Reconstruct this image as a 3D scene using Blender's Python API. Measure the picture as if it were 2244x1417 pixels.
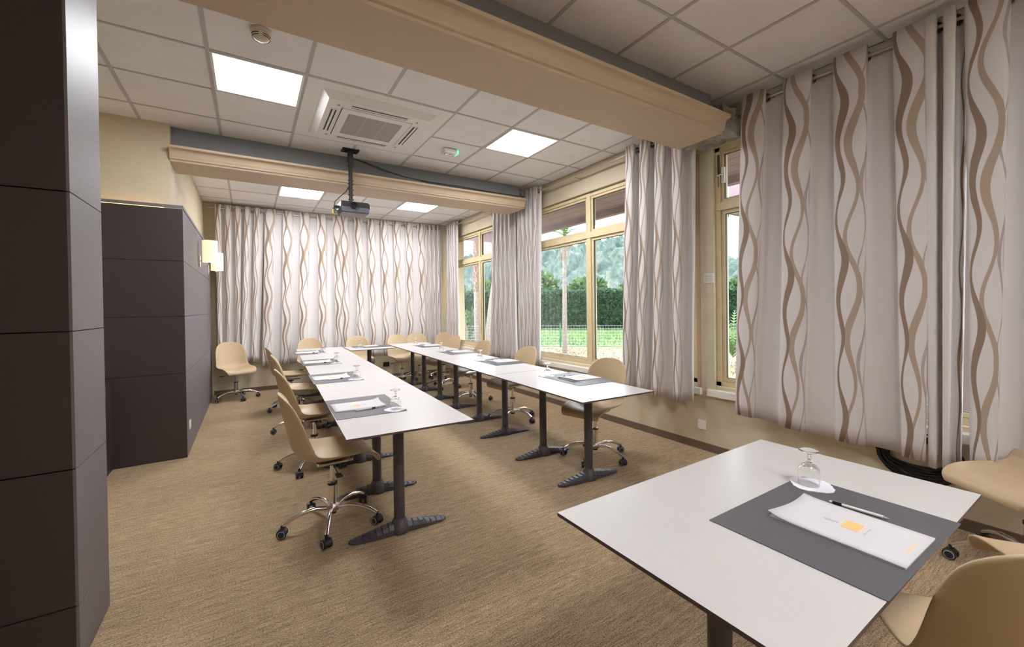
import bpy, bmesh, math, random
from mathutils import Vector, Matrix, noise

# ------------------------------------------------------------------ clear
for o in list(bpy.data.objects):
    bpy.data.objects.remove(o, do_unlink=True)
SC = bpy.context.scene
COL = SC.collection
random.seed(7)
PI = math.pi

# ------------------------------------------------------------------ camera
CAMZ = 1.38
CEIL = 3.11
cam_d = bpy.data.cameras.new('camera')
cam = bpy.data.objects.new('camera', cam_d)
COL.objects.link(cam)
SC.camera = cam
yaw, pitch, roll = 0.561382, 0.0095266, -0.0131838
fw = Vector((math.sin(yaw), math.cos(yaw), 0)); rt = Vector((math.cos(yaw), -math.sin(yaw), 0)); up = Vector((0, 0, 1))
f2 = fw * math.cos(pitch) - up * math.sin(pitch)
u2 = up * math.cos(pitch) + fw * math.sin(pitch)
r3 = rt * math.cos(roll) + u2 * math.sin(roll)
u3 = u2 * math.cos(roll) - rt * math.sin(roll)
M = Matrix((r3, u3, -f2)).transposed().to_4x4()
M.translation = Vector((0, 0, CAMZ))
cam.matrix_world = M
cam_d.sensor_width = 36.0
cam_d.lens = 911.6366 / 2244 * 36.0
cam_d.shift_x = 2.511 / 2244
cam_d.shift_y = -29.386 / 2244
cam_d.clip_start = 0.02
cam_d.clip_end = 2000

# ------------------------------------------------------------------ world, sun, exposure
SC.view_settings.view_transform = 'Standard'
SC.view_settings.look = 'None'
SC.view_settings.gamma = 1.0
SC.view_settings.use_curve_mapping = False
SC.view_settings.exposure = 0.86
W = bpy.data.worlds.new('sky')
SC.world = W
W.use_nodes = True
wn = W.node_tree.nodes; wl = W.node_tree.links
wn.clear()
wo = wn.new('ShaderNodeOutputWorld'); wb = wn.new('ShaderNodeBackground')
wtc = wn.new('ShaderNodeTexCoord'); wsep = wn.new('ShaderNodeSeparateXYZ'); wr = wn.new('ShaderNodeValToRGB')
wl.new(wtc.outputs['Generated'], wsep.inputs[0]); wl.new(wsep.outputs['Z'], wr.inputs['Fac'])
wr.color_ramp.elements[0].position = 0.0; wr.color_ramp.elements[0].color = (0.92, 0.955, 1.0, 1)
wr.color_ramp.elements[1].position = 0.9; wr.color_ramp.elements[1].color = (0.74, 0.86, 1.0, 1)
wl.new(wr.outputs['Color'], wb.inputs['Color'])
wb.inputs['Strength'].default_value = 4.6
wl.new(wb.outputs[0], wo.inputs['Surface'])

sun_d = bpy.data.lights.new('sun', 'SUN'); sun_d.energy = 1.6; sun_d.angle = math.radians(4); sun_d.color = (1.0, 0.95, 0.86)
sun = bpy.data.objects.new('sun', sun_d); COL.objects.link(sun)
sun.rotation_euler = (math.radians(38), 0, math.radians(-125))   # comes from behind the building, over the roof
sun.location = (-10, 0, 20)
PANEL_E = 28.0

# ------------------------------------------------------------------ material helpers
MATS = {}
def nmat(name):
    m = bpy.data.materials.new(name); m.use_nodes = True
    MATS[name] = m
    n = m.node_tree.nodes; l = m.node_tree.links
    return m, n, l, n['Principled BSDF']
def simple(name, col, rough=0.5, metal=0.0, noise_amt=0.0, nscale=40, bump=0.0, bscale=200, spec=None, emis=None, estr=0):
    m, n, l, p = nmat(name)
    p.inputs['Base Color'].default_value = (*col, 1); p.inputs['Roughness'].default_value = rough
    p.inputs['Metallic'].default_value = metal
    if spec is not None: p.inputs['Specular IOR Level'].default_value = spec
    if emis: p.inputs['Emission Color'].default_value = (*emis, 1); p.inputs['Emission Strength'].default_value = estr
    if noise_amt or bump:
        tc = n.new('ShaderNodeTexCoord')
    if noise_amt:
        t = n.new('ShaderNodeTexNoise'); t.inputs['Scale'].default_value = nscale; t.inputs['Detail'].default_value = 4
        l.new(tc.outputs['Object'], t.inputs['Vector'])
        r = n.new('ShaderNodeValToRGB')
        r.color_ramp.elements[0].position = .3; r.color_ramp.elements[1].position = .7
        r.color_ramp.elements[0].color = (*[c * (1 - noise_amt) for c in col], 1)
        r.color_ramp.elements[1].color = (*[min(1, c * (1 + noise_amt)) for c in col], 1)
        l.new(t.outputs['Fac'], r.inputs[0]); l.new(r.outputs[0], p.inputs['Base Color'])
    if bump:
        t = n.new('ShaderNodeTexNoise'); t.inputs['Scale'].default_value = bscale; t.inputs['Detail'].default_value = 3
        l.new(tc.outputs['Object'], t.inputs['Vector'])
        b = n.new('ShaderNodeBump'); b.inputs['Strength'].default_value = bump; b.inputs['Distance'].default_value = .01
        l.new(t.outputs['Fac'], b.inputs['Height']); l.new(b.outputs[0], p.inputs['Normal'])
    return m

WALL = simple('cream_paint', (.60, .525, .375), .7, noise_amt=.04, nscale=3, bump=.05)
BEAM = simple('beam_paint', (.56, .44, .315), .55, noise_amt=.03, nscale=2)
TILE = simple('ceiling_tile', (.82, .80, .81), .85, noise_amt=.03, nscale=4, bump=.15, bscale=400)
TBAR = simple('ceiling_bar', (.50, .48, .475), .6)
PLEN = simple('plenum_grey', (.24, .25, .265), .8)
WPLASTIC = simple('white_plastic', (.80, .79, .77), .4)
FRAME = simple('window_frame_cream', (.66, .55, .33), .45, noise_amt=.05, nscale=9)
FRAMEP = simple('pale_post_paint', (.66, .60, .45), .55, noise_amt=.04, nscale=5)
PINK = simple('pinkish_post', (.58, .38, .25), .55)
SILL = simple('sill_white', (.82, .79, .72), .4)
GASKET = simple('gasket_dark', (.03, .03, .03), .6)
DARKP = simple('dark_panel', (.043, .033, .033), .42, noise_amt=.12, nscale=350)
DARKS = simple('dark_panel_sheen', (.155, .138, .148), .55, noise_amt=.04, nscale=90)  # paler copy of the dark panel, window sheen put into its base colour
BASEB = simple('baseboard_brown', (.14, .10, .07), .6)
CHROME = simple('chrome', (.82, .80, .78), .12, 1.0)
STEEL = simple('brushed_steel', (.55, .50, .44), .3, 1.0)
BRONZE = simple('eyelet_bronze', (.20, .16, .13), .35, .8)
SHELL = simple('beige_shell', (.54, .41, .255), .42, bump=.02, bscale=900)
BLACKP = simple('black_plastic', (.015, .015, .017), .35)
GREYRING = simple('grey_ring', (.42, .42, .44), .4)
LEGM = simple('leg_anthracite', (.062, .055, .062), .42, noise_amt=.08, nscale=300)
TOPM = simple('white_laminate', (.575, .56, .545), .30, noise_amt=.012, nscale=8)
EDGEM = simple('laminate_edge', (.10, .065, .07), .5)
MATM = simple('slate_leather', (.105, .102, .112), .42, bump=.25, bscale=700)
PAPER = simple('paper', (.62, .605, .62), .75)
NAPKIN = simple('napkin_paper', (.82, .82, .88), .8, bump=.2, bscale=500)
ORANGE = simple('print_orange', (.85, .52, .20), .7)
ORANGEP = simple('print_pale_orange', (.84, .64, .42), .7)
GREYINK = simple('print_grey', (.46, .50, .52), .7)
BLACKC = simple('cable_black', (.012, .012, .014), .45)
PROJ = simple('projector_grey', (.12, .12, .14), .38)
PROJD = simple('projector_dark', (.03, .03, .034), .35)
YELLOW = simple('yellow_plug', (.75, .6, .12), .4)
GRILLE = simple('grille_grey', (.42, .41, .41), .7)
DSLOT = simple('slot_dark', (.02, .02, .025), .7)
PLASTER = simple('rough_plaster', (.30, .28, .24), .9, noise_amt=.3, nscale=12, bump=.6, bscale=60)
SOFFIT = simple('soffit_paint', (.27, .20, .215), .7, noise_amt=.06, nscale=3)
TRUNK = simple('palm_bark', (.20, .165, .14), .9, noise_amt=.25, nscale=14, bump=.6, bscale=40)
BOOT = simple('palm_boot', (.22, .13, .095), .9, noise_amt=.2, nscale=20)
LEAFP = simple('palm_leaf', (.09, .16, .04), .6, noise_amt=.2, nscale=5)
LEAFD = simple('hedge_leaf', (.026, .068, .024), .7, noise_amt=.35, nscale=3)
LEAFL = simple('bush_leaf', (.075, .13, .04), .7, noise_amt=.3, nscale=2)
GREENP = simple('fence_green', (.02, .12, .06), .5)
HOUSE = simple('house_wall', (.75, .68, .58), .8)
DEADL = simple('dry_frond', (.20, .15, .10), .9)
HANDLE = simple('handle_white', (.80, .78, .72), .35)
GREENL = simple('green_lens', (.10, .5, .25), .3, emis=(.2, .9, .45), estr=.5)
LENS = simple('lamp_reflector', (.75, .78, .82), .15, .8)
WARML = simple('warm_strip', (1, .7, .35), .5, emis=(1.0, .55, .18), estr=3.5)
PANL = simple('led_diffuser', (1, 1, 1), .5, emis=(.965, .96, 1.0), estr=PANEL_E)

def glass_mat():
    m, n, l, p = nmat('window_glass')
    n.remove(p)
    out = n['Material Output']
    tr = n.new('ShaderNodeBsdfTransparent'); tr.inputs[0].default_value = (.97, .985, .98, 1)
    gl = n.new('ShaderNodeBsdfGlossy'); gl.inputs['Roughness'].default_value = .0; gl.inputs[0].default_value = (.95, .97, 1, 1)
    # two-sided Schlick reflectance of a thin pane
    ge = n.new('ShaderNodeNewGeometry')
    dt = n.new('ShaderNodeVectorMath'); dt.operation = 'DOT_PRODUCT'
    l.new(ge.outputs['Normal'], dt.inputs[0]); l.new(ge.outputs['Incoming'], dt.inputs[1])
    def mth(op, a, b=None):
        q = n.new('ShaderNodeMath'); q.operation = op; l.new(a, q.inputs[0])
        if b is not None: q.inputs[1].default_value = b
        return q.outputs[0]
    c = mth('ABSOLUTE', dt.outputs['Value'])
    sb = n.new('ShaderNodeMath'); sb.operation = 'SUBTRACT'; sb.inputs[0].default_value = 1; l.new(c, sb.inputs[1])
    fac = mth('ADD', mth('MULTIPLY', mth('POWER', sb.outputs[0], 5), .85), .075)
    mx = n.new('ShaderNodeMixShader')
    l.new(fac, mx.inputs[0]); l.new(tr.outputs[0], mx.inputs[1]); l.new(gl.outputs[0], mx.inputs[2])
    l.new(mx.outputs[0], out.inputs['Surface'])
    return m
GLASS = glass_mat()
def drink_glass():
    m, n, l, p = nmat('drinking_glass')
    p.inputs['Base Color'].default_value = (1, 1, 1, 1)
    p.inputs['Transmission Weight'].default_value = 1.0
    p.inputs['Roughness'].default_value = 0.0; p.inputs['IOR'].default_value = 1.45
    return m
DGLASS = drink_glass()
def shade_mat():
    m, n, l, p = nmat('lamp_shade_fabric')
    p.inputs['Base Color'].default_value = (.85, .78, .60, 1); p.inputs['Roughness'].default_value = .8
    tc = n.new('ShaderNodeTexCoord'); nz = n.new('ShaderNodeTexNoise'); nz.inputs['Scale'].default_value = 160
    l.new(tc.outputs['Object'], nz.inputs['Vector'])
    r = n.new('ShaderNodeValToRGB'); r.color_ramp.elements[0].color = (.95, .74, .38, 1); r.color_ramp.elements[1].color = (1, .84, .52, 1)
    l.new(nz.outputs[0], r.inputs[0]); l.new(r.outputs[0], p.inputs['Emission Color'])
    p.inputs['Emission Strength'].default_value = .5
    return m
SHADE = shade_mat()

def carpet_mat():
    m, n, l, p = nmat('carpet')
    tc = n.new('ShaderNodeTexCoord')
    def nz(sx, sy, sc, det=3):
        mp = n.new('ShaderNodeMapping'); mp.inputs['Scale'].default_value = (sx, sy, 1)
        t = n.new('ShaderNodeTexNoise'); t.inputs['Scale'].default_value = sc; t.inputs['Detail'].default_value = det
        l.new(tc.outputs['Object'], mp.inputs[0]); l.new(mp.outputs[0], t.inputs['Vector']); return t
    a = nz(2.5, 48, 1.0, 4); b = nz(130, 190, 1.0, 2); c = nz(14, 120, 1.0, 2)
    def mul(x, f):
        q = n.new('ShaderNodeMath'); q.operation = 'MULTIPLY'; l.new(x, q.inputs[0]); q.inputs[1].default_value = f; return q.outputs[0]
    def add(x, y):
        q = n.new('ShaderNodeMath'); q.operation = 'ADD'; l.new(x, q.inputs[0]); l.new(y, q.inputs[1]); return q.outputs[0]
    s = add(add(mul(a.outputs[0], .18), mul(b.outputs[0], .54)), mul(c.outputs[0], .28))
    r = n.new('ShaderNodeValToRGB'); e = r.color_ramp.elements
    e[0].position = .36; e[0].color = (.145, .100, .060, 1)
    e[1].position = .64; e[1].color = (.54, .405, .265, 1)
    k = e.new(.5); k.color = (.335, .243, .150, 1)
    l.new(s, r.inputs[0]); l.new(r.outputs[0], p.inputs['Base Color'])
    p.inputs['Roughness'].default_value = .95; p.inputs['Specular IOR Level'].default_value = .15
    bp = n.new('ShaderNodeBump'); bp.inputs['Strength'].default_value = .5; bp.inputs['Distance'].default_value = .006
    l.new(s, bp.inputs['Height']); l.new(bp.outputs[0], p.inputs['Normal'])
    return m
CARPET = carpet_mat()

def curtain_mat():
    m, n, l, p = nmat('curtain_fabric')
    out = n['Material Output']
    uv = n.new('ShaderNodeUVMap'); sp = n.new('ShaderNodeSeparateXYZ'); l.new(uv.outputs[0], sp.inputs[0])
    U, V = sp.outputs[0], sp.outputs[1]
    def mth(op, a, b=None, c=None):
        q = n.new('ShaderNodeMath'); q.operation = op
        for i, v in enumerate((a, b, c)):
            if v is None: continue
            if hasattr(v, 'links'): l.new(v, q.inputs[i])
            else: q.inputs[i].default_value = v
        return q.outputs[0]
    fu = mth('FRACT', U); iu = mth('FLOOR', U)
    rnd = mth('FRACT', mth('MULTIPLY', mth('SINE', mth('MULTIPLY', iu, 12.9898)), 43.758))
    base = n.new('ShaderNodeRGB'); base.outputs[0].default_value = (.745, .71, .70, 1)
    cur = base.outputs[0]
    # centre, amplitude, wave length, phase, half width, colour
    strands = [(.450, .036, .72, 2.4, .026, (.62, .55, .51)),
               (.385, .050, .60, 0.6, .018, (.46, .415, .42)),
               (.285, .050, .66, 1.3, .026, (.47, .37, .285)),
               (.185, .034, .54, 3.0, .026, (.31, .22, .16))]
    for k, (c, a, wl_, ph, hw, colr) in enumerate(strands):
        ang = mth('ADD', mth('MULTIPLY', V, 2 * PI / wl_), mth('ADD', mth('MULTIPLY', rnd, 1.6 + k), ph))
        s1 = mth('MULTIPLY', mth('SINE', ang), a)
        s2 = mth('MULTIPLY', mth('SINE', mth('MULTIPLY', ang, .53)), a * .35)
        cen = mth('ADD', mth('ADD', s1, s2), c)
        d = mth('ABSOLUTE', mth('SUBTRACT', fu, cen))
        # width breathes along the strand
        w_ = mth('ADD', mth('MULTIPLY', mth('COSINE', mth('MULTIPLY', ang, .5)), hw * .35), hw)
        e = mth('DIVIDE', mth('SUBTRACT', w_, d), .006)
        mk = n.new('ShaderNodeClamp'); l.new(e, mk.inputs[0])
        mx = n.new('ShaderNodeMix'); mx.data_type = 'RGBA'
        l.new(mk.outputs[0], mx.inputs[0]); l.new(cur, mx.inputs[6]); mx.inputs[7].default_value = (*colr, 1)
        cur = mx.outputs[2]
    l.new(cur, p.inputs['Base Color']); p.inputs['Roughness'].default_value = .55
    p.inputs['Specular IOR Level'].default_value = .35
    p.inputs['Sheen Weight'].default_value = .15
    tl = n.new('ShaderNodeBsdfTranslucent'); l.new(cur, tl.inputs[0])
    ms = n.new('ShaderNodeMixShader'); ms.inputs[0].default_value = .13
    l.new(p.outputs[0], ms.inputs[1]); l.new(tl.outputs[0], ms.inputs[2]); l.new(ms.outputs[0], out.inputs['Surface'])
    return m
CURT = curtain_mat()

def ground_mat(name, c1, c2, c3, sc=.8):
    m, n, l, p = nmat(name)
    tc = n.new('ShaderNodeTexCoord'); t = n.new('ShaderNodeTexNoise'); t.inputs['Scale'].default_value = sc; t.inputs['Detail'].default_value = 9
    t.inputs['Roughness'].default_value = .7
    l.new(tc.outputs['Object'], t.inputs['Vector'])
    r = n.new('ShaderNodeValToRGB'); e = r.color_ramp.elements
    e[0].position = .35; e[0].color = (*c1, 1); e[1].position = .65; e[1].color = (*c3, 1); k = e.new(.5); k.color = (*c2, 1)
    l.new(t.outputs[0], r.inputs[0]); l.new(r.outputs[0], p.inputs['Base Color']); p.inputs['Roughness'].default_value = 1
    return m
DRY = ground_mat('dry_grass_ground', (.11, .08, .045), (.19, .14, .085), (.135, .125, .06), 1.2)
LAWN = ground_mat('lawn_ground', (.045, .10, .022), (.09, .16, .04), (.15, .18, .075), 1.0)
HILLM = ground_mat('hill_woodland', (.022, .042, .036), (.058, .088, .072), (.14, .15, .12), .35)

# ------------------------------------------------------------------ mesh helpers
class MB:
    """collects shapes with material slots, builds ONE mesh object"""
    def __init__(s): s.v = []; s.f = []; s.m = []; s.mats = []
    def mi(s, mat):
        if mat not in s.mats: s.mats.append(mat)
        return s.mats.index(mat)
    def add(s, verts, faces, mat):
        o = len(s.v); s.v += [tuple(v) for v in verts]; k = s.mi(mat)
        for f in faces: s.f.append([i + o for i in f]); s.m.append(k)
        return s
    def box(s, x0, x1, y0, y1, z0, z1, mat):
        v = [(x, y, z) for x in (x0, x1) for y in (y0, y1) for z in (z0, z1)]
        return s.add(v, [(0, 1, 3, 2), (4, 6, 7, 5), (0, 4, 5, 1), (2, 3, 7, 6), (0, 2, 6, 4), (1, 5, 7, 3)], mat)
    def lathe(s, prof, mat, seg=16, c=(0, 0, 0), axis='z', cap=True):
        vs = []; n = len(prof)
        for r, h in prof:
            for k in range(seg):
                a = 2 * PI * k / seg
                p = (r * math.cos(a), r * math.sin(a), h)
                if axis == 'x': p = (h, p[0], p[1])
                elif axis == 'y': p = (p[0], h, p[1])
                vs.append((p[0] + c[0], p[1] + c[1], p[2] + c[2]))
        fs = []
        for i in range(n - 1):
            for k in range(seg):
                a, b = i * seg + k, i * seg + (k + 1) % seg
                fs.append((a, b, b + seg, a + seg))
        if cap:
            fs.append(tuple(range(seg))[::-1]); fs.append(tuple(range((n - 1) * seg, n * seg)))
        return s.add(vs, fs, mat)
    def tube(s, pts, rad, mat, seg=8, closed=False):
        pts = [Vector(p) for p in pts]; n = len(pts); vs = []; fs = []
        rads = rad if isinstance(rad, (list, tuple)) else [rad] * n
        prev = None
        for i, p in enumerate(pts):
            if closed: t = pts[(i + 1) % n] - pts[i - 1]
            else: t = pts[min(i + 1, n - 1)] - pts[max(i - 1, 0)]
            t.normalize()
            if prev is None:
                a = Vector((0, 0, 1)) if abs(t.z) < .9 else Vector((1, 0, 0))
                nx = t.cross(a).normalized()
            else:
                nx = (prev - t * prev.dot(t)).normalized()
            prev = nx; ny = t.cross(nx)
            for k in range(seg):
                a = 2 * PI * k / seg
                vs.append(p + (nx * math.cos(a) + ny * math.sin(a)) * rads[i])
        m = n if closed else n - 1
        for i in range(m):
            for k in range(seg):
                a = i * seg + k; b = i * seg + (k + 1) % seg
                c = ((i + 1) % n) * seg + (k + 1) % seg; d = ((i + 1) % n) * seg + k
                fs.append((a, b, c, d))
        if not closed:
            fs.append(tuple(range(seg))[::-1]); fs.append(tuple(range((n - 1) * seg, n * seg)))
        return s.add(vs, fs, mat)
    def build(s, name, parent=None, smooth=False, bevel=0, auto=None, loc=None):
        me = bpy.data.meshes.new(name)
        me.from_pydata(s.v, [], s.f)
        for m in s.mats: me.materials.append(m)
        for p, k in zip(me.polygons, s.m): p.material_index = k
        bm = bmesh.new(); bm.from_mesh(me); bmesh.ops.recalc_face_normals(bm, faces=bm.faces)
        if bevel:
            ed = [e for e in bm.edges if len(e.link_faces) == 2 and e.calc_face_angle(0) > .6]
            bmesh.ops.bevel(bm, geom=ed, offset=bevel, segments=2, affect='EDGES', profile=.5)
        bm.to_mesh(me); bm.free()
        if smooth:
            for p in me.polygons: p.use_smooth = True
            try: me.set_sharp_from_angle(angle=math.radians(38))
            except Exception: pass
        o = bpy.data.objects.new(name, me); COL.objects.link(o)
        if parent: o.parent = parent
        if loc: o.location = loc
        return o

def empty(name, loc=(0, 0, 0), rz=0):
    o = bpy.data.objects.new(name, None); COL.objects.link(o); o.location = loc; o.rotation_euler = (0, 0, rz)
    o.empty_display_size = .1
    return o
def tag(o, label=None, cat=None, group=None, kind=None):
    if label: o['label'] = label
    if cat: o['category'] = cat
    if group: o['group'] = group
    if kind: o['kind'] = kind
    return o
def struct(o, label=None, cat=None):
    o['kind'] = 'structure'
    if label: o['label'] = label
    if cat: o['category'] = cat
    return o
KIDS = {}
def copy_tree(o, parent=None):
    c = o.copy(); COL.objects.link(c)
    if parent: c.parent = parent
    for ch in list(o.children): copy_tree(ch, c)
    return c

# ================================================================== SETTING
XW = 3.62      # window wall face
YB = 8.25      # back wall face
fl = struct(MB().box(-3.4, XW + .02, -3.2, YB + .02, -.12, 0, CARPET).build('floor'), 'beige brown streaked carpet floor', 'floor')

# ---- window wall: openings (y0,y1) z .56..2.80
Z0, Z1 = .56, 2.80
OPEN = [(-.90, 2.245), (2.375, 5.43), (5.83, 7.97)]
mb = MB()
mb.box(XW, 3.86, -3.2, YB + .2, -.12, Z0, WALL)
mb.box(XW, 3.86, -3.2, YB + .2, Z1, CEIL + .3, WALL)
ys = [-3.2] + [v for ab in OPEN for v in ab] + [YB + .2]
for i in range(0, len(ys), 2):
    mt = FRAMEP if i == 2 else WALL
    mb.box(XW, 3.86, ys[i], ys[i + 1], Z0, Z1, mt)
wr_ = struct(mb.build('wall_right'), 'cream painted window wall on the right', 'wall')

# ---- back wall with one opening behind the curtains
mb = MB()
BX0, BX1 = .50, 3.30
mb.box(-3.4, XW, YB, YB + .25, -.12, Z0, WALL); mb.box(-3.4, XW, YB, YB + .25, Z1, CEIL + .3, WALL)
mb.box(-3.4, BX0, YB, YB + .25, Z0, Z1, WALL); mb.box(BX1, XW, YB, YB + .25, Z0, Z1, WALL)
struct(mb.build('wall_back'), 'cream back wall behind the long row of curtains', 'wall')
struct(MB().box(-1.75, -1.62, 2.6, YB, -.12, CEIL + .3, WALL).build('wall_left'), 'cream wall behind the dark panelled unit', 'wall')
struct(MB().box(-3.55, -3.4, -3.2, 2.6, -.12, CEIL + .3, WALL).build('wall_left_front'), 'cream side wall behind the viewer', 'wall')
struct(MB().box(-3.55, 3.86, -3.35, -3.2, -.12, CEIL + .3, WALL).build('wall_front'), 'cream wall behind the viewer', 'wall')
# upper block above the dark unit
struct(MB().box(-1.62, -.60, 4.965, YB, 2.20, CEIL + .05, WALL).build('wall_left_upper'), 'cream boxed wall rising above the dark panelled unit', 'wall')

# ---- ceiling slab + tiles + bars
ceil = struct(MB().box(-3.5, 3.86, -3.3, YB + .2, CEIL + .035, CEIL + .25, PLEN).build('ceiling'), 'suspended ceiling of pale square tiles', 'ceiling')
GX, GY = -.209, 3.413
def tile_mesh(w, h):
    me = MB().box(-w / 2, w / 2, -h / 2, h / 2, -.004, .018, TILE)
    return me
cache = {}
def tile(x0, x1, y0, y1):
    w, h = round(x1 - x0 - .022, 3), round(y1 - y0 - .022, 3)
    if w < .03 or h < .03: return
    k = (w, h)
    if k not in cache:
        o = tile_mesh(w, h).build('ceiling_tile', ceil); cache[k] = o.data
    else:
        o = bpy.data.objects.new('ceiling_tile', cache[k]); COL.objects.link(o); o.parent = ceil
    o.location = ((x0 + x1) / 2, (y0 + y1) / 2, CEIL + .008)
lights = []
def bay(y0, y1, gy, skip, xmin=-3.4):
    xs = sorted({xmin, XW} | {round(GX + .6 * i, 4) for i in range(-6, 8) if xmin < GX + .6 * i < XW})
    yy = sorted({y0, y1} | {round(gy + .6 * j, 4) for j in range(-14, 12) if y0 < gy + .6 * j < y1})
    for a, b in zip(xs, xs[1:]):
        for c, d in zip(yy, yy[1:]):
            cx, cy = (a + b) / 2, (c + d) / 2
            if any(s[0] < cx < s[1] and s[2] < cy < s[3] for s in skip): continue
            tile(a, b, c, d)
    for x in xs[1:-1]:
        o = MB().box(-.012, .012, y0, y1, 0, .016, TBAR).build('ceiling_bar', ceil); o.location = (x, 0, CEIL)
    for y in yy[1:-1]:
        o = MB().box(xmin, XW, -.010, .010, .001, .017, TBAR).build('ceiling_bar', ceil); o.location = (0, y, CEIL)
P1 = (GX, GX + .6, GY, GY + .6); P2 = (GX + 2.4, GX + 3.0, GY, GY + .6)
AC = (GX + .6, GX + 1.8, GY, GY + 1.2)
GY2 = 7.25
P3 = (GX + .6, GX + 1.2, GY2 - .6, GY2); P4 = (GX + 2.4, GX + 3.0, GY2 - .6, GY2)
FILL1 = (GX + 1.2, GX + 1.8, GY - 4.2, GY - 3.6); FILL2 = (GX + 3.6, GX + 4.2, GY - 4.2, GY - 3.6)  # second pair of lines starts unseen panels, added as fill behind the viewer
FILL3 = (GX + 1.2, GX + 1.8, GY - 6.0, GY - 5.4); FILL4 = (GX + 3.6, GX + 4.2, GY - 6.0, GY - 5.4)  # two more unseen panels added to brighten the near curtains
bay(-3.2, 2.15, GY, [FILL1, FILL2, FILL3, FILL4])
bay(2.15, 5.25, GY, [P1, P2, AC], -1.62)
bay(5.25, YB, GY2, [P3, P4], -1.62)
plabel = ['bright square ceiling light panel left of the air conditioning cassette', 'bright square ceiling light panel right of the air conditioning cassette',
          'bright ceiling light panel beyond the far beam, left of the projector', 'bright ceiling light panel beyond the far beam, right of the projector',
          'added unseen fill light panel in the front bay above and behind the viewer', 'added unseen fill light panel in the front bay on the window side, behind the viewer', 'added unseen fill light panel at the rear of the front bay, behind the viewer', 'added unseen fill light panel at the rear of the front bay on the window side']
for P_, lb in zip((P1, P2, P3, P4, FILL1, FILL2, FILL3, FILL4), plabel):
    t = empty('ceiling_light', ((P_[0] + P_[1]) / 2, (P_[2] + P_[3]) / 2, CEIL))
    f = MB()
    for a, b, c, d in ((-.29, .29, -.29, -.272), (-.29, .29, .272, .29), (-.29, -.272, -.272, .272), (.272, .29, -.272, .272)):
        f.box(a, b, c, d, -.003, .02, WPLASTIC)
    f.build('light_frame', t)
    MB().box(-.272, .272, -.272, .272, 0, .018, PANL).build('diffuser', t)
    tag(t, lb, 'ceiling light', 'square ceiling light panels')

# ---- beams
def beam(name, y_bot0, y_bot1, y_lip, x0, x1, lab):
    prof = [(y_bot0, 2.77), (y_bot0 - .004, 2.786), (y_bot0 - .022, 2.790), (y_bot0 - .024, 2.806), (y_bot0 - .03, 2.82)]
    for k in range(1, 6):
        a = k / 5 * PI / 2
        prof.append((y_bot0 - .03 - (.032) * (1 - math.cos(a)), 2.82 + .05 * math.sin(a)))
    prof += [(y_lip, 2.874), (y_lip, 2.896), (y_lip + .03, 2.90), (y_bot0 + .06, 2.902), (y_bot0 + .09, 2.906), (y_bot1 - .03, 2.906), (y_bot1 - .006, 2.90), (y_bot1, 2.78), (y_bot1 - .006, 2.77)]
    n = len(prof); v = [(x, y, z) for x in (x0, x1) for y, z in prof]
    f = [(i, (i + 1) % n, n + (i + 1) % n, n + i) for i in range(n)] + [tuple(range(n)), tuple(range(n, 2 * n))[::-1]]
    o = MB().add(v, f, BEAM).build(name)
    struct(o, lab, 'beam')
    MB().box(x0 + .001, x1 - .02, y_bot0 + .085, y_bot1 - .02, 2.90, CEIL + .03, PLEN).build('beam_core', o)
    return o
beam('trim_1', 1.965, 2.381, 1.888, -3.4, 3.30, 'large beige moulded ceiling beam crossing the near part of the room')
beam('trim_2', 4.955, 5.395, 4.865, -.60, 3.36, 'beige moulded ceiling beam in front of the back bay')
# broken plaster where the near beam meets the window wall
mb = MB(); rnd = random.Random(3)
nx, nz_ = 5, 4
bm = bmesh.new(); bmesh.ops.create_cube(bm, size=1)
bmesh.ops.subdivide_edges(bm, edges=bm.edges, cuts=7, use_grid_fill=True)
for v in bm.verts:
    p = Vector((v.co.x * .30 + 3.47, v.co.y * .44 + 2.17, v.co.z * .20 + 2.91))
    d = noise.noise_vector(p * 9) * .05 + noise.noise_vector(p * 25) * .018
    v.co = p + d
me = bpy.data.meshes.new('trim_3'); bm.to_mesh(me); bm.free(); me.materials.append(PLASTER)
o = bpy.data.objects.new('trim_3', me); COL.objects.link(o); struct(o, 'rough broken grey plaster where the near beam meets the window wall', 'plaster')

# ---- baseboards
struct(MB().box(XW - .012, XW, -3.2, YB, 0, .07, BASEB).build('baseboard_right'), 'dark brown baseboard under the windows', 'baseboard')
struct(MB().box(-.5, XW - .012, YB - .012, YB, 0, .07, BASEB).build('baseboard_back'), 'dark brown baseboard along the back wall', 'baseboard')

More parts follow.
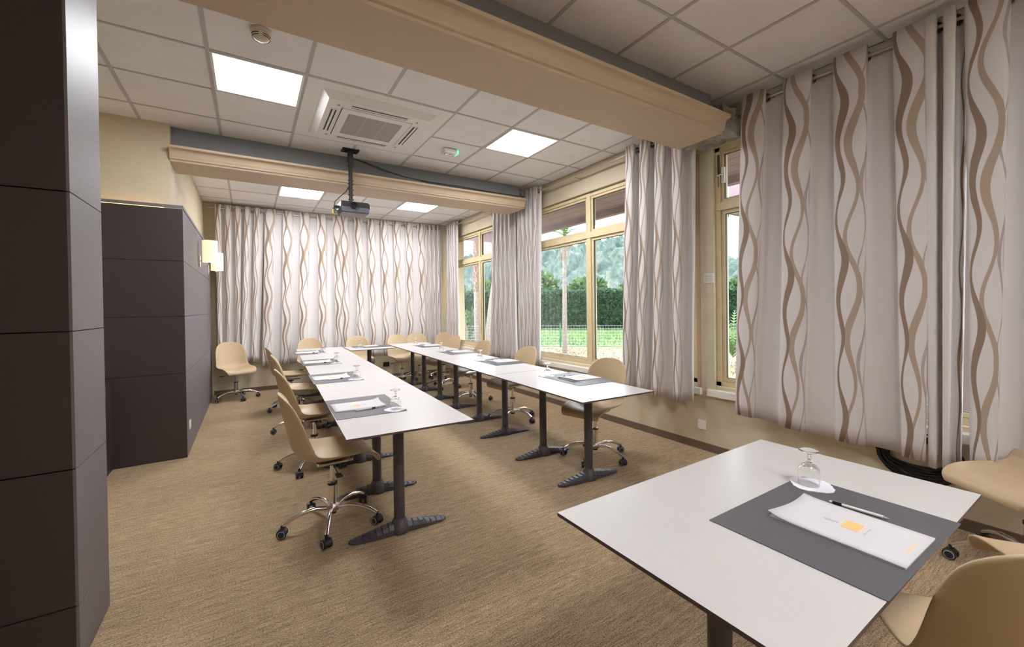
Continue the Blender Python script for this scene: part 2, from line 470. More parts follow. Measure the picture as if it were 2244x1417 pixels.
# ---- windows (root mesh is the frame; u axis = along wall, d axis = outwards)
def window(n, u0, u1, muls, place, lab, trans=(2.19, 2.335), zt=Z1, zb=Z0 + .06, handle_at=None, sash_first=False):
    def bx(mbb, a, b, z0, z1, d0, d1, mat):
        if place == 'right': mbb.box(XW + d0, XW + d1, a, b, z0, z1, mat)
        else: mbb.box(a, b, YB + d0, YB + d1, z0, z1, mat)
    fr = MB()
    D0, D1 = .03, .11
    bx(fr, u0, u1, zb, zb + .045, D0, D1, FRAME); bx(fr, u0, u1, zt - .04, zt, D0, D1, FRAME)
    bx(fr, u0, u0 + .05, zb, zt, D0, D1, FRAME); bx(fr, u1 - .05, u1, zb, zt, D0, D1, FRAME)
    bx(fr, u0, u1, trans[0] + .035, trans[1] - .035, D0 - .01, D1, FRAME)
    for m_ in muls: bx(fr, m_ - .035, m_ + .035, zb, zt, D0 - .005, D1, FRAME)
    root = fr.build('window_%d' % n, bevel=.004)
    struct(root, lab, 'window')
    cells = [u0 + .05] + [v for m_ in muls for v in (m_ - .035, m_ + .035)] + [u1 - .05]
    for i in range(0, len(cells), 2):
        a, b = cells[i], cells[i + 1]
        for (z0, z1, w) in ((zb + .045, trans[0] + .035, .035), (trans[1] - .035, zt - .04, .03)):
            s_ = MB()
            e = .002
            bx(s_, a + e, b - e, z0 + e, z0 + w, D0 + .012, D1 - .02, FRAME); bx(s_, a + e, b - e, z1 - w, z1 - e, D0 + .012, D1 - .02, FRAME)
            bx(s_, a + e, a + w, z0 + w, z1 - w, D0 + .012, D1 - .02, FRAME); bx(s_, b - w, b - e, z0 + w, z1 - w, D0 + .012, D1 - .02, FRAME)
            s = s_.build('sash', root, bevel=.003)
            g_ = MB(); w2 = w - .002
            bx(g_, a + w2, b - w2, z0 + w2, z0 + w2 + .006, D0 + .02, D0 + .04, GASKET); bx(g_, a + w2, b - w2, z1 - w2 - .006, z1 - w2, D0 + .02, D0 + .04, GASKET)
            bx(g_, a + w2, a + w2 + .006, z0 + w2, z1 - w2, D0 + .02, D0 + .04, GASKET); bx(g_, b - w2 - .006, b - w2, z0 + w2, z1 - w2, D0 + .02, D0 + .04, GASKET)
            g_.build('gasket', s)
            p_ = MB()
            if place == 'right':
                x = XW + D0 + .03
                p_.add([(x, a + w, z0 + w), (x, b - w, z0 + w), (x, b - w, z1 - w), (x, a + w, z1 - w)], [(0, 1, 2, 3)], GLASS)
            else:
                y = YB + D0 + .03
                p_.add([(a + w, y, z0 + w), (b - w, y, z0 + w), (b - w, y, z1 - w), (a + w, y, z1 - w)], [(0, 1, 2, 3)], GLASS)
            p_.build('pane', root)
    sl = MB(); bx(sl, u0 - .06, u1 + .06, .52, .585, -.035, .14, SILL); bx(sl, u0 - .03, u1 + .03, .585, zb + .002, .02, .14, FRAME)
    sl.build('window_sill', root, bevel=.006)
    return root
w1 = window(1, 5.83, 7.97, [6.87], 'right', 'far right window beside the back corner, palms outside', zt=2.785)
w2 = window(2, 2.43, 5.43, [3.93], 'right', 'middle right window showing hedge, fence and hill', zt=2.785)
w3 = window(3, -.90, 2.245, [1.02], 'right', 'near right window mostly hidden by the curtains', zt=2.80)
w4 = window(4, BX0, BX1, [1.43, 2.36], 'back', 'window in the back wall hidden behind curtains', zt=2.785)
# pinkish post at the near end of window 2
struct(MB().box(XW + .012, 3.86, 2.376, 2.428, Z0 + .03, 2.80, PINK).build('trim_4'), 'pinkish brown post at the near end of the middle window', 'post')
# handle + stay on window 3 upper sash
h = MB(); h.lathe([(.012, 0), (.012, .006)], HANDLE, 12, (XW + .035, 2.165, 2.54), 'x'); h.box(XW + .024, XW + .04, 2.15, 2.18, 2.47, 2.61, HANDLE)
h.tube([(XW + .018, 2.165, 2.54), (XW - .005, 2.165, 2.54), (XW - .008, 2.20, 2.53)], .006, CHROME, 8)
h.build('window_handle', w3, True)
h = MB(); h.box(XW + .02, XW + .034, 2.196, 2.214, 2.56, 2.73, BLACKP); h.tube([(XW + .02, 2.205, 2.57), (XW + .01, 2.20, 2.53), (XW + .02, 2.205, 2.44)], .004, BLACKP, 6)
h.build('stay_arm', w3)

# white square switch plate on the pier
t = empty('thermostat', (XW, 2.288, 1.615))
MB().box(-.012, 0, -.048, .048, -.046, .046, WPLASTIC).build('housing', t, bevel=.004)
mb = MB()
for k in range(5): mb.box(-.0135, -.011, -.034, .034, -.028 + k * .013, -.025 + k * .013, GRILLE)
mb.build('vent_slots', t)
tag(t, 'small white square wall sensor on the post between two windows', 'sensor')

def socket(name, loc, axis, w, mat, lab, double=False):
    t = empty(name, loc)
    def B(m_, a0, a1, z0, z1, d0, d1, mt):
        if axis == 'x-': m_.box(-d1, -d0, a0, a1, z0, z1, mt)
        elif axis == 'y-': m_.box(a0, a1, -d1, -d0, z0, z1, mt)
        else: m_.box(d0, d1, a0, a1, z0, z1, mt)
    p = MB(); B(p, -w / 2, w / 2, -.042, .042, 0, .01, mat); p.build('plate', t, bevel=.003)
    q = MB()
    ax = {'x-': 'x', 'y-': 'y', 'x+': 'x'}[axis]; sg = -1 if axis != 'x+' else 1
    for cxx in ((-w / 4, w / 4) if double else (0,)):
        c = (0, cxx, 0) if ax == 'x' else (cxx, 0, 0)
        q.lathe([(.021, sg * .008), (.021, sg * .0115), (.017, sg * .0115), (.017, sg * .0085)], mat, 16, c, ax, cap=False)
        q.lathe([(.017, sg * .0086), (.001, sg * .0087)], GRILLE, 16, c, ax, cap=False)
        for dd in (-.007, .007):
            c2 = (0, cxx + dd, 0) if ax == 'x' else (cxx + dd, 0, 0)
            q.lathe([(.0028, sg * .0088), (.0028, sg * .0095)], BLACKP, 8, c2, ax)
    q.build('socket_face', t)
    tag(t, lab, 'socket'); return t
socket('wall_socket', (XW, 2.372, .235), 'x-', .084, WPLASTIC, 'white wall socket low under the middle window and curtain')
socket('wall_socket', (2.27, YB, .27), 'y-', .12, PROJD, 'dark double wall socket low on the back wall', True)

# ================================================================== LEFT SIDE
# near dark panelled partition
part = struct(MB().box(-3.4, -.585, 2.262, 2.64, 0, CEIL + .02, DSLOT).build('wall_left_partition'), 'dark panelled partition filling the left edge of the view', 'wall')
zs = [0.004, .245, .775, 1.305, 1.84, CEIL]
for a, b in zip(zs, zs[1:]):
    for xx in ((-3.4, -2.0), (-1.996, -.5845)):
        m_ = MB(); m_.box(xx[0], xx[1], 2.25, 2.262, a + .003, b - .003, DARKP); m_.build('panel', part)
    m_ = MB(); m_.box(-.585, -.575, 2.25, 2.65, a + .002, b - .002, DARKS); m_.build('panel', part)
# far panelled unit
cab = empty('panelled_cabinet', (-.511, 4.92, 0))
tag(cab, 'tall dark panelled unit along the left wall with sconces on its side', 'cabinet')
MB().box(-1.1, -.012, .012, 3.13, 0, 2.31, DSLOT).build('carcass', cab)
zz = [0.004, .27, .795, 1.325, 1.84, 2.325]
for a, b in zip(zz, zz[1:]):
    if a == .004: a = .27; 
    lo = .004 if a == .27 else a
    MB().box(-1.1, -.001, 0, .012, (lo if a != .27 else .004) + .002, b - .002, DARKP).build('panel', cab) if b != .27 else None
    if b != .27:
        MB().box(-.012, 0, .0005, 3.13, (.004 if a == .27 else a) + .002, b - .002, DARKS).build('panel', cab)
TRM = simple('trim_metal', (.22, .21, .22), .35, .4)
m_ = MB(); m_.box(-1.1, .004, -.004, .006, 2.327, 2.356, TRM); m_.box(-.004, .004, .006, 3.13, 2.327, 2.356, TRM); m_.build('top_rail', cab)
MB().box(-1.05, -.14, .018, .030, 2.325, 2.334, WARML).build('light_strip', cab)
# little power plate on cabinet side
socket('wall_socket', (-.511, 5.10, .27), 'x+', .075, WPLASTIC, 'white power plate low on the side of the dark panelled unit')
# open shelf unit beside
sh = empty('shelf_unit', (-1.293, 4.785, 0))
m_ = MB()
m_.box(-.30, -.285, -.13, .13, 0, .77, DARKP); m_.box(.25, .265, -.13, .13, 0, .77, DARKP); m_.box(-.285, .25, .115, .13, 0, .77, DARKP)
m_.build('frame', sh)
for z in (.0, .38, .755): MB().box(-.285, .25, -.13, .115, z, z + .016, DARKP).build('shelf', sh)
tag(sh, 'low open dark shelf unit beside the dark panelled unit', 'shelf')

# sconces
def sconce(y, lab):
    t = empty('wall_sconce', (-.511, y, 1.98))
    MB().box(0, .018, -.035, .035, -.075, .065, CHROME).build('backplate', t, bevel=.003)
    m_ = MB(); m_.tube([(.018, 0, 0), (.075, 0, 0), (.105, 0, .01), (.11, 0, .05)], .007, CHROME, 8); m_.box(.09, .12, -.012, .012, -.035, .0, CHROME); m_.build('arm', t, True)
    m_ = MB(); m_.lathe([(.078, -.01), (.078, .25), (.075, .25), (.075, -.01)], SHADE, 28, (.115, 0, 0), cap=False); m_.add([], [], SHADE)
    m_.build('lamp_shade', t, True)
    MB().lathe([(.012, .04), (.026, .08), (.028, .11), (.015, .14)], simple('bulb', (1, .9, .7), .5, emis=(1, .75, .42), estr=16), 12, (.115, 0, 0)).build('bulb', t, True)
    tag(t, lab, 'wall lamp', 'cylindrical wall sconces on the dark unit')
sconce(6.30, 'nearer lit cream cylinder wall sconce on the dark panelled unit')
sconce(7.62, 'farther lit cream cylinder wall sconce, partly behind the nearer one')

# ================================================================== CEILING FITTINGS
# air conditioning cassette
ac = empty('air_conditioner', ((AC[0] + AC[1]) / 2, (AC[2] + AC[3]) / 2, CEIL))
tag(ac, 'white square ceiling air conditioning cassette with grey centre grille', 'air conditioner')
MB().box(-.59, .59, -.59, .59, -.002, .015, WPLASTIC).build('blank_panel', ac)
m_ = MB(); o_, i_ = .475, .42
v = [(-o_, -o_, -.002), (o_, -o_, -.002), (o_, o_, -.002), (-o_, o_, -.002), (-i_, -i_, -.045), (i_, -i_, -.045), (i_, i_, -.045), (-i_, i_, -.045)]
m_.add(v, [(0, 1, 5, 4), (1, 2, 6, 5), (2, 3, 7, 6), (3, 0, 4, 7), (4, 5, 6, 7)], WPLASTIC)
m_.build('bezel', ac)
for k in range(4):
    a = k * PI / 2
    m_ = MB(); m_.box(-.25, .25, .325, .385, -.048, -.044, WPLASTIC); m_.box(-.235, -.004, .335, .347, -.050, -.0455, DSLOT); m_.box(.004, .235, .335, .347, -.050, -.0455, DSLOT)
    m_.box(-.235, .235, .367, .377, -.050, -.0455, DSLOT)
    m_.box(-.235, .235, .348, .366, -.052, -.046, WPLASTIC)
    o = m_.build('air_outlet', ac); o.rotation_euler = (0, 0, a)
    m_ = MB(); m_.lathe([(.011, -.050), (.011, -.046)], GRILLE, 10, (.335, .335, 0)); o = m_.build('screw_cap', ac); o.rotation_euler = (0, 0, a)
m_ = MB(); m_.box(-.30, .30, -.30, .30, -.053, -.045, WPLASTIC); m_.box(-.302, -.299, -.3, .3, -.0535, -.045, DSLOT); m_.box(.299, .302, -.3, .3, -.0535, -.045, DSLOT); g = m_.build('centre_panel', ac)
m_ = MB()
for x0, x1 in ((-.235, -.09), (-.08, .08), (.09, .235)): m_.box(x0, x1, -.225, .225, -.0545, -.0525, GRILLE)
m_.build('grille', g)
m_ = MB()
for k in range(32): m_.box(-.235, .235, -.222 + k * .0142, -.2175 + k * .0142, -.0562, -.054, simple('grille_fin', (.50, .49, .48), .6) if k == 0 else MATS['grille_fin'])
m_.build('grille_fins', g)

# smoke detector
sd = empty('smoke_detector', (.09, 3.02, CEIL))
tag(sd, 'round cream smoke detector on a ceiling tile by the near beam', 'smoke detector')
CRM = simple('aged_plastic', (.66, .60, .47), .45)
MB().lathe([(.058, 0), (.06, -.004), (.058, -.018), (.050, -.022)], CRM, 24).build('base', sd, True)
MB().lathe([(.050, -.022), (.052, -.034), (.046, -.046), (.030, -.056), (.012, -.060)], CRM, 24).build('head', sd, True)
for z, r in ((-.036, .0525), (-.046, .0475)):
    for q in range(4):
        pts = [(r * math.cos(q * PI / 2 + .2 + a * .12), r * math.sin(q * PI / 2 + .2 + a * .12), z) for a in range(10)]
        MB().tube(pts, .0022, DSLOT, 5).build('vent_slot', sd)

# emergency light with green sign edge
em = empty('emergency_light', (1.875, 4.24, CEIL))
tag(em, 'small emergency light with a green lit edge on the ceiling', 'emergency light')
MB().box(-.06, .09, -.05, .05, -.05, 0, WPLASTIC).build('housing', em, bevel=.008)
MB().box(.09, .115, -.045, .045, -.045, -.005, GREENL).build('green_lens', em, bevel=.004)
m_ = MB(); m_.lathe([(.022, -.05), (.026, -.062), (.010, -.070)], LENS, 12, (-.02, -.01, 0)); m_.lathe([(.018, -.05), (.022, -.060), (.008, -.066)], LENS, 12, (.045, .01, 0)); m_.build('lamp_head', em, True)

# projector on its ceiling pole
PX, PY = .965, 4.80
pj = empty('projector', (PX, PY, CEIL)); tag(pj, 'dark grey ceiling projector hanging on a black pole before the far beam', 'projector')
m_ = MB(); m_.box(-.085, .085, -.06, -.045, -.012, 0, BLACKP); m_.box(-.085, .085, .045, .06, -.012, 0, BLACKP); m_.box(-.085, -.07, -.06, .06, -.012, 0, BLACKP); m_.box(.07, .085, -.06, .06, -.012, 0, BLACKP); m_.box(-.03, .03, -.05, .05, -.014, 0, BLACKP)
m_.box(-.07, .07, -.008, .008, -.012, 0, BLACKP); m_.build('ceiling_plate', pj)
m_ = MB(); m_.lathe([(.030, -.012), (.030, -.11), (.022, -.125), (.020, -.60)], BLACKP, 14); m_.build('pole', pj, True)
for z in (-.13, -.17, -.33, -.37, -.43, -.49, -.54):
    for s in (-1, 1): MB().lathe([(.006, s * .018), (.006, s * .030)], BLACKP, 8, (0, 0, z), 'x').build('bolt', pj)
bx_ = MB()
y0, y1 = -.12, .12
prof = [(-.115, -.70), (-.13, -.66), (-.125, -.585), (.155, -.585), (.175, -.60), (.18, -.64), (.155, -.70)]
n = len(prof); v = [(x, y, z) for y in (y0, y1) for x, z in prof]
bx_.add(v, [(i, (i + 1) % n, n + (i + 1) % n, n + i) for i in range(n)] + [tuple(range(n)), tuple(range(n, 2 * n))[::-1]], PROJD)
body = bx_.build('body', pj, bevel=.008); 
m_ = MB(); m_.box(-.12, .165, -.128, -.115, -.70, -.645, PROJ); m_.box(-.115, .16, -.12, .12, -.706, -.699, PROJ); m_.build('front_fascia', body, bevel=.004)
m_ = MB(); m_.lathe([(.036, -.118), (.038, -.150), (.030, -.150), (.028, -.130), (.002, -.128)], BLACKP, 20, (.0, 0, -.630), 'y', cap=False); m_.build('lens_ring', body, True)
m_ = MB(); m_.lathe([(.040, -.60), (.044, -.588), (.044, -.580), (.02, -.578)], BLACKP, 16); m_.build('mount_cup', pj, True)
m_ = MB()
m_.tube([(-.022, 0, -.40), (-.05, -.01, -.46), (-.12, -.02, -.53), (-.165, -.02, -.58), (-.175, 0, -.64), (-.16, .0, -.68), (-.12, 0, -.67)], .0045, BLACKC, 6)
m_.tube([(-.16, -.03, -.63), (-.19, -.02, -.66), (-.165, -.02, -.71), (-.12, -.02, -.69)], .004, BLACKC, 6); m_.box(-.18, -.11, -.03, .01, -.65, -.625, BLACKC)
m_.build('cable', pj, True)
m_ = MB(); m_.box(-.200, -.182, -.030, -.014, -.715, -.672, YELLOW); m_.tube([(-.19, -.02, -.66), (-.178, -.02, -.64)], .005, YELLOW, 6); m_.build('yellow_plug', pj, bevel=.004)
# cable from the mount along the beam
cb = MB(); pts = []
A = [(PX + .02, PY, 3.03), (1.15, 4.80, 2.99), (1.35, 4.84, 2.955), (1.6, 4.845, 2.925), (1.9, 4.845, 2.912), (2.3, 4.845, 2.915), (2.8, 4.85, 2.908), (3.3, 4.85, 2.905)]
cb.tube(A, .006, BLACKC, 6); cb.tube([(x, y + .004, z + .016 * math.sin(k)) for k, (x, y, z) in enumerate(A)], .004, BLACKC, 6)
tag(cb.build('ceiling_cable', smooth=True), 'thin black cables running from the projector mount along the far beam', 'cable')

# motion sensor high beside far window
ms = empty('motion_sensor', (XW, 6.20, 2.76)); tag(ms, 'small white detector with conduit high beside the far right window', 'sensor')
MB().box(-.05, 0, -.03, .03, -.03, .03, WPLASTIC).build('housing', ms, bevel=.006); MB().box(-.02, 0, -.04, -.022, .03, .26, WPLASTIC).build('conduit', ms)

# coil of cable on the wall under the near curtain
ck = MB(); rr = random.Random(5)
for k in range(14):
    a0 = rr.uniform(.145, .20); b0 = .085 + .006 * k; cz = .40 + rr.uniform(-.008, .008) - .002 * k; cy = .865 + rr.uniform(-.015, .015)
    x = XW - .012 - .006 * (k % 5)
    pts = [(x + .004 * math.sin(3 * t), cy + a0 * math.cos(t), cz + b0 * math.sin(t)) for t in [2 * PI * i / 28 for i in range(28)]]
    ck.tube(pts, .0065, BLACKC, 6, closed=True)
o = ck.build('cable_coil', smooth=True); tag(o, 'coil of black cables hung on the wall under the near curtain', 'cable')
m_ = MB(); m_.lathe([(.007, 0), (.007, -.07), (.014, -.07), (.014, -.076)], STEEL, 10, (XW, .865, .485), 'x'); m_.build('hook', o)

# ================================================================== CURTAINS
XR, ZR = 3.50, 3.005
def rod(name, p0, p1, brackets, lab, wall_dir):
    t = empty(name, p0); p0 = Vector(p0); p1 = Vector(p1)
    MB().tube([(0, 0, 0), p1 - p0], .0125, STEEL, 12).build('rod', t, True)
    for e_, s in ((Vector((0, 0, 0)), -1), (p1 - p0, 1)):
        d = (p1 - p0).normalized() * s
        MB().tube([e_, e_ + d * .015, e_ + d * .04, e_ + d * .06], [.013, .019, .019, .008], STEEL, 12).build('finial', t, True)
    for s in brackets:
        c = (p1 - p0) * s; wd = Vector(wall_dir)
        m_ = MB(); m_.tube([c + Vector((0, 0, -.012)), c + Vector((0, 0, -.012)) + wd * .118], .007, STEEL, 8)
        m_.tube([c + Vector((0, 0, -.012)) + wd * .114, c + Vector((0, 0, -.012)) + wd * .12], .022, STEEL, 12)
        m_.build('bracket', t, True)
    tag(t, lab, 'curtain rod'); return t
rod('curtain_rod', (XR, -1.3, ZR), (XR, 5.30, ZR), [.07, .45, .515, .807], 'steel curtain rod above the near and middle windows', (1, 0, 0))
rod('curtain_rod', (XR, 5.40, ZR), (XR, 7.93, ZR), [.05, .38, .95], 'steel curtain rod above the far right window', (1, 0, 0))
YR = 8.12
rod('curtain_rod', (-.50, YR, ZR), (3.45, YR, ZR), [.03, .5, .97], 'steel curtain rod along the back wall', (0, 1, 0))

eyelet_me = None
def curtain(lab, a, b, zbot, nf, amp, place, amp_b=None, ba=None, bb=None, seed=0, u0=0, sharp=1.6, ztop=ZR + .058, group=None, zb2=None, phase=0, uscale=1.0):
    """a..b = span along the wall at the top (in order of u); ba..bb at the bottom"""
    global eyelet_me
    ba = a if ba is None else ba; bb = b if bb is None else bb
    amp_b = amp if amp_b is None else amp_b; zb2 = zbot if zb2 is None else zb2
    rs = random.Random(seed)
    ns = int(nf * 16); nz = 26
    width = abs(b - a); fold = width / nf
    th = math.tanh(sharp)
    jit = [rs.uniform(-1, 1) for _ in range(int(nf * 2) + 4)]
    def J(x):
        i = int(x); f = x - i; f = f * f * (3 - 2 * f); return jit[i] * (1 - f) + jit[i + 1] * f
    vs, uvs = [], []
    for j in range(nz + 1):
        tz = j / nz
        for i in range(ns + 1):
            s = i / ns
            zb = zbot + (zb2 - zbot) * s + .012 * J(s * nf * 2)
            z = ztop + (zb - ztop) * tz
            ph = 2 * PI * nf * s + phase
            A_ = amp * (1 - tz) + amp_b * tz
            A_ *= (1 + .45 * tz * J(s * nf * 2 + .5 * 0))
            w = math.tanh(sharp * math.sin(ph)) / th
            lat = -.16 * fold * math.sin(2 * ph) * (1 - .5 * tz)
            x_al = (a + (b - a) * s) * (1 - tz) + (ba + (bb - ba) * s) * tz
            x_al += (1 if b > a else -1) * lat + .18 * fold * tz * J(s * nf * 1.3)
            off = -(A_ * .72 * w) - A_ * .34 + .008 * tz * math.sin(7 * s * nf + seed)
            drift = .006 * math.sin(z * 3.1 + s * 9 + seed) * tz
            if place == 'right': vs.append((XR + off + drift, x_al, z))
            else: vs.append((x_al, YR + off + drift, z))
            uvs.append((u0 + s * nf * uscale + phase / (2 * PI), z + seed * .37))
    fs = [(j * (ns + 1) + i, j * (ns + 1) + i + 1, (j + 1) * (ns + 1) + i + 1, (j + 1) * (ns + 1) + i) for j in range(nz) for i in range(ns)]
    me = bpy.data.meshes.new('cloth'); me.from_pydata(vs, [], fs); me.materials.append(CURT)
    uvl = me.uv_layers.new(name='UVMap')
    for lp in me.loops: uvl.data[lp.index].uv = uvs[lp.vertex_index]
    for p in me.polygons: p.use_smooth = True
    org = (XR, (a + b) / 2, ztop) if place == 'right' else ((a + b) / 2, YR, ztop)
    t = empty('curtain', org)
    o = bpy.data.objects.new('cloth', me); COL.objects.link(o); o.parent = t; o.location = (-org[0], -org[1], -org[2])
    sd = o.modifiers.new('th', 'SOLIDIFY'); sd.thickness = .003; sd.offset = 0
    # eyelets at the crossings
    if eyelet_me is None:
        m_ = MB(); pts = [(.026 * math.cos(k * PI / 8), 0, .026 * math.sin(k * PI / 8)) for k in range(16)]
        m_.tube(pts, .0085, BRONZE, 6, closed=True); q = m_.build('eyelet', t, True); eyelet_me = q.data; bpy.data.objects.remove(q)
    ncr = int(nf * 2 + phase / PI + 1e-6)
    for k in range(0, ncr + 1):
        s = (k * PI - phase) / (2 * PI * nf)
        if not 0.005 < s < .995: continue
        q = bpy.data.objects.new('eyelet', eyelet_me); COL.objects.link(q); q.parent = t
        along = a + (b - a) * s
        tilt = math.radians(28) * (1 if k % 2 else -1) * (1 if b > a else -1)
        if place == 'right': q.location = Vector((XR, along, ZR)) - Vector(org); q.rotation_euler = (0, 0, tilt)
        else: q.location = Vector((along, YR, ZR)) - Vector(org); q.rotation_euler = (0, 0, PI / 2 - tilt)
    tag(t, lab, 'curtain', group)
    return t
G = 'wavy striped curtains'
# window wall (u runs from far to near so the dark strand sits on the left of each fold)
curtain('striped curtain gathered in the back right corner', 7.92, 7.50, .66, 4, .05, 'right', seed=2, group=G)
curtain('striped curtain gathered at the near side of the far right window', 6.00, 5.42, .53, 5, .055, 'right', ba=6.18, bb=5.42, seed=3, group=G)
curtain('narrow striped curtain gathered at the far side of the middle window', 5.27, 4.73, .53, 5, .055, 'right', ba=5.30, bb=4.80, seed=4, group=G)
curtain('striped curtain hanging below the near beam end beside the middle window', 3.11, 2.35, .455, 4, .06, 'right', ba=3.20, bb=2.36, seed=5, group=G)
curtain('widest striped curtain, spread over the near right window', 1.90, .765, .44, 3.6, .055, 'right', ba=1.97, bb=.80, seed=6, zb2=.40, phase=-.6, sharp=1.1, amp_b=.045, group=G)
curtain('narrow bunched curtain edge beside the bright gap of the near window', .785, .625, .38, 2, .065, 'right', ba=.79, bb=.66, seed=7, zb2=.40, u0=.4, group=G)
curtain('striped curtain at the right edge of the view behind the near chairs', .585, -.60, .42, 4.2, .055, 'right', ba=.62, bb=-.60, seed=8, phase=.6, group=G)
# back wall
curtain('bunched striped curtain at the left end of the back wall, behind the lone chair', -.43, .24, .62, 5, .05, 'back', ba=-.43, bb=.12, seed=9, zb2=.50, group=G)
curtain('wide striped curtain on the back wall left of the projector', .26, 1.42, .44, 4.4, .045, 'back', ba=.16, bb=1.40, seed=10, group=G)
curtain('wide striped curtain on the back wall right of the projector', 1.44, 3.02, .46, 6.5, .045, 'back', seed=11, group=G)
curtain('tightly gathered striped curtain at the right end of the back wall', 3.04, 3.40, .55, 4, .045, 'back', seed=12, group=G)

# ================================================================== TABLES
TH = .72
def foot_mesh():
    """cast foot: two tapered terraced arms along x"""
    m_ = MB(); n = 56; L = .30
    for sgn in (-1, 1):
        rows = []
        for i in range(n + 1):
            t = i / n; x = t * L
            w = .040 - .012 * t + .010 * math.sin(PI * t) ; w *= math.sqrt(max(.05, 1 - max(0, (t - .86) / .14) ** 2))
            base = .050 * (1 - t) ** 1.2 + .014
            step = math.floor(t * 8) / 8; fr_ = t * 8 - math.floor(t * 8)
            hgt = .050 * (1 - step) ** 1.2 + .014 - (.003 if fr_ < .12 else 0)
            rows.append((sgn * x, w, hgt))
        v = []; f = []
        for x, w, h_ in rows:
            v += [(x, -w, .002), (x, -w, h_ * .6), (x, -w * .55, h_), (x, w * .55, h_), (x, w, h_ * .6), (x, w, .002)]
        for i in range(n):
            for k in range(6):
                a = i * 6 + k; b = i * 6 + (k + 1) % 6
                f.append((a, b, b + 6, a + 6))
        f.append(tuple(range(6))); f.append(tuple(range(n * 6, n * 6 + 6)))
        m_.add(v, f, LEGM)
    m_.lathe([(.062, .002), (.062, .03), (.050, .055), (.040, .075), (.036, .085)], LEGM, 18)
    return m_
FOOT = None; LEGME = None
def make_table(L=1.355, Wd=.70, legs=(.36,), leg_off=None):
    """long side along local y, short side along local x, origin on the floor at its centre"""
    t = empty('conference_table', (0, 0, 0))
    top = MB(); top.box(-Wd / 2, Wd / 2, -L / 2, L / 2, TH - .011, TH, TOPM)
    v = top
    o = top.build('tabletop', t)
    me = o.data; me.materials.append(EDGEM)
    for p in me.polygons:
        if abs(p.normal.z) < .5 or p.normal.z < -.5: p.material_index = 1
    offs = leg_off
    for yo in offs:
        lg = MB(); lg.lathe([(.033, .08), (.033, TH - .04)], LEGM, 20); lgo = lg.build('leg', t, True); lgo.location = (0, yo, 0)
        ft = foot_mesh().build('foot', lgo, True)
        br = MB(); br.box(-.25, .25, -.03, .03, TH - .022, TH - .0112, LEGM); br.box(-.13, .13, -.045, .045, TH - .034, TH - .0222, LEGM); br.lathe([(.05, TH - .04), (.06, TH - .034)], LEGM, 16)
        b_ = br.build('bracket', lgo)
    return t
tab0 = make_table(leg_off=(-.32, .32))
used = [False]
def put_table(x, y, rz, lab, src=None, grp='white conference tables set in a U'):
    if src is None:
        o = tab0 if not used[0] else copy_tree(tab0); used[0] = True
    else: o = src
    o.location = (x, y, 0); o.rotation_euler = (0, 0, rz); tag(o, lab, 'table', grp); return o
def line(xa, ya, xb, yb, s): return (xa + (xb - xa) * s, ya + (yb - ya) * s)
L_lab = ['nearest white table of the left row, its free end toward the viewer', 'second white table of the left row, behind the nearest one', 'third white table of the left row, before the last', 'farthest white table of the left row, at the corner of the U']
R_lab = ['nearest white table of the right row, its free end toward the viewer', 'second white table of the right row along the windows', 'third white table of the right row along the windows', 'farthest white table of the right row, in the back right corner']
# row centre lines from the photograph
LY = [2.19, 3.545, 4.90, 6.255, 7.61]; RY = [2.112, 3.472, 4.832, 6.192, 7.552]
for k in range(4):
    y = (LY[k] + LY[k + 1]) / 2; x = .752 + (.985 - .752) * (y - 2.19) / 5.4
    put_table(x, y, -math.atan2(.983 - .752, 5.4), L_lab[k])
    y = (RY[k] + RY[k + 1]) / 2; x = 2.255 + (2.45 - 2.255) * (y - 2.11) / 5.2
    put_table(x, y, -math.atan2(.21, 5.2), R_lab[k])
bt = make_table(L=.70, Wd=.70, leg_off=(0,))
put_table(1.69, 7.16, PI / 2 - .02, 'small white table closing the U at the far end, one pedestal', bt)
ft_ = make_table(L=1.262, Wd=.715, leg_off=(-.33, .33))
put_table(1.457, .694, PI / 2 + .012, 'white table in the right foreground with a dark place mat', ft_, None)

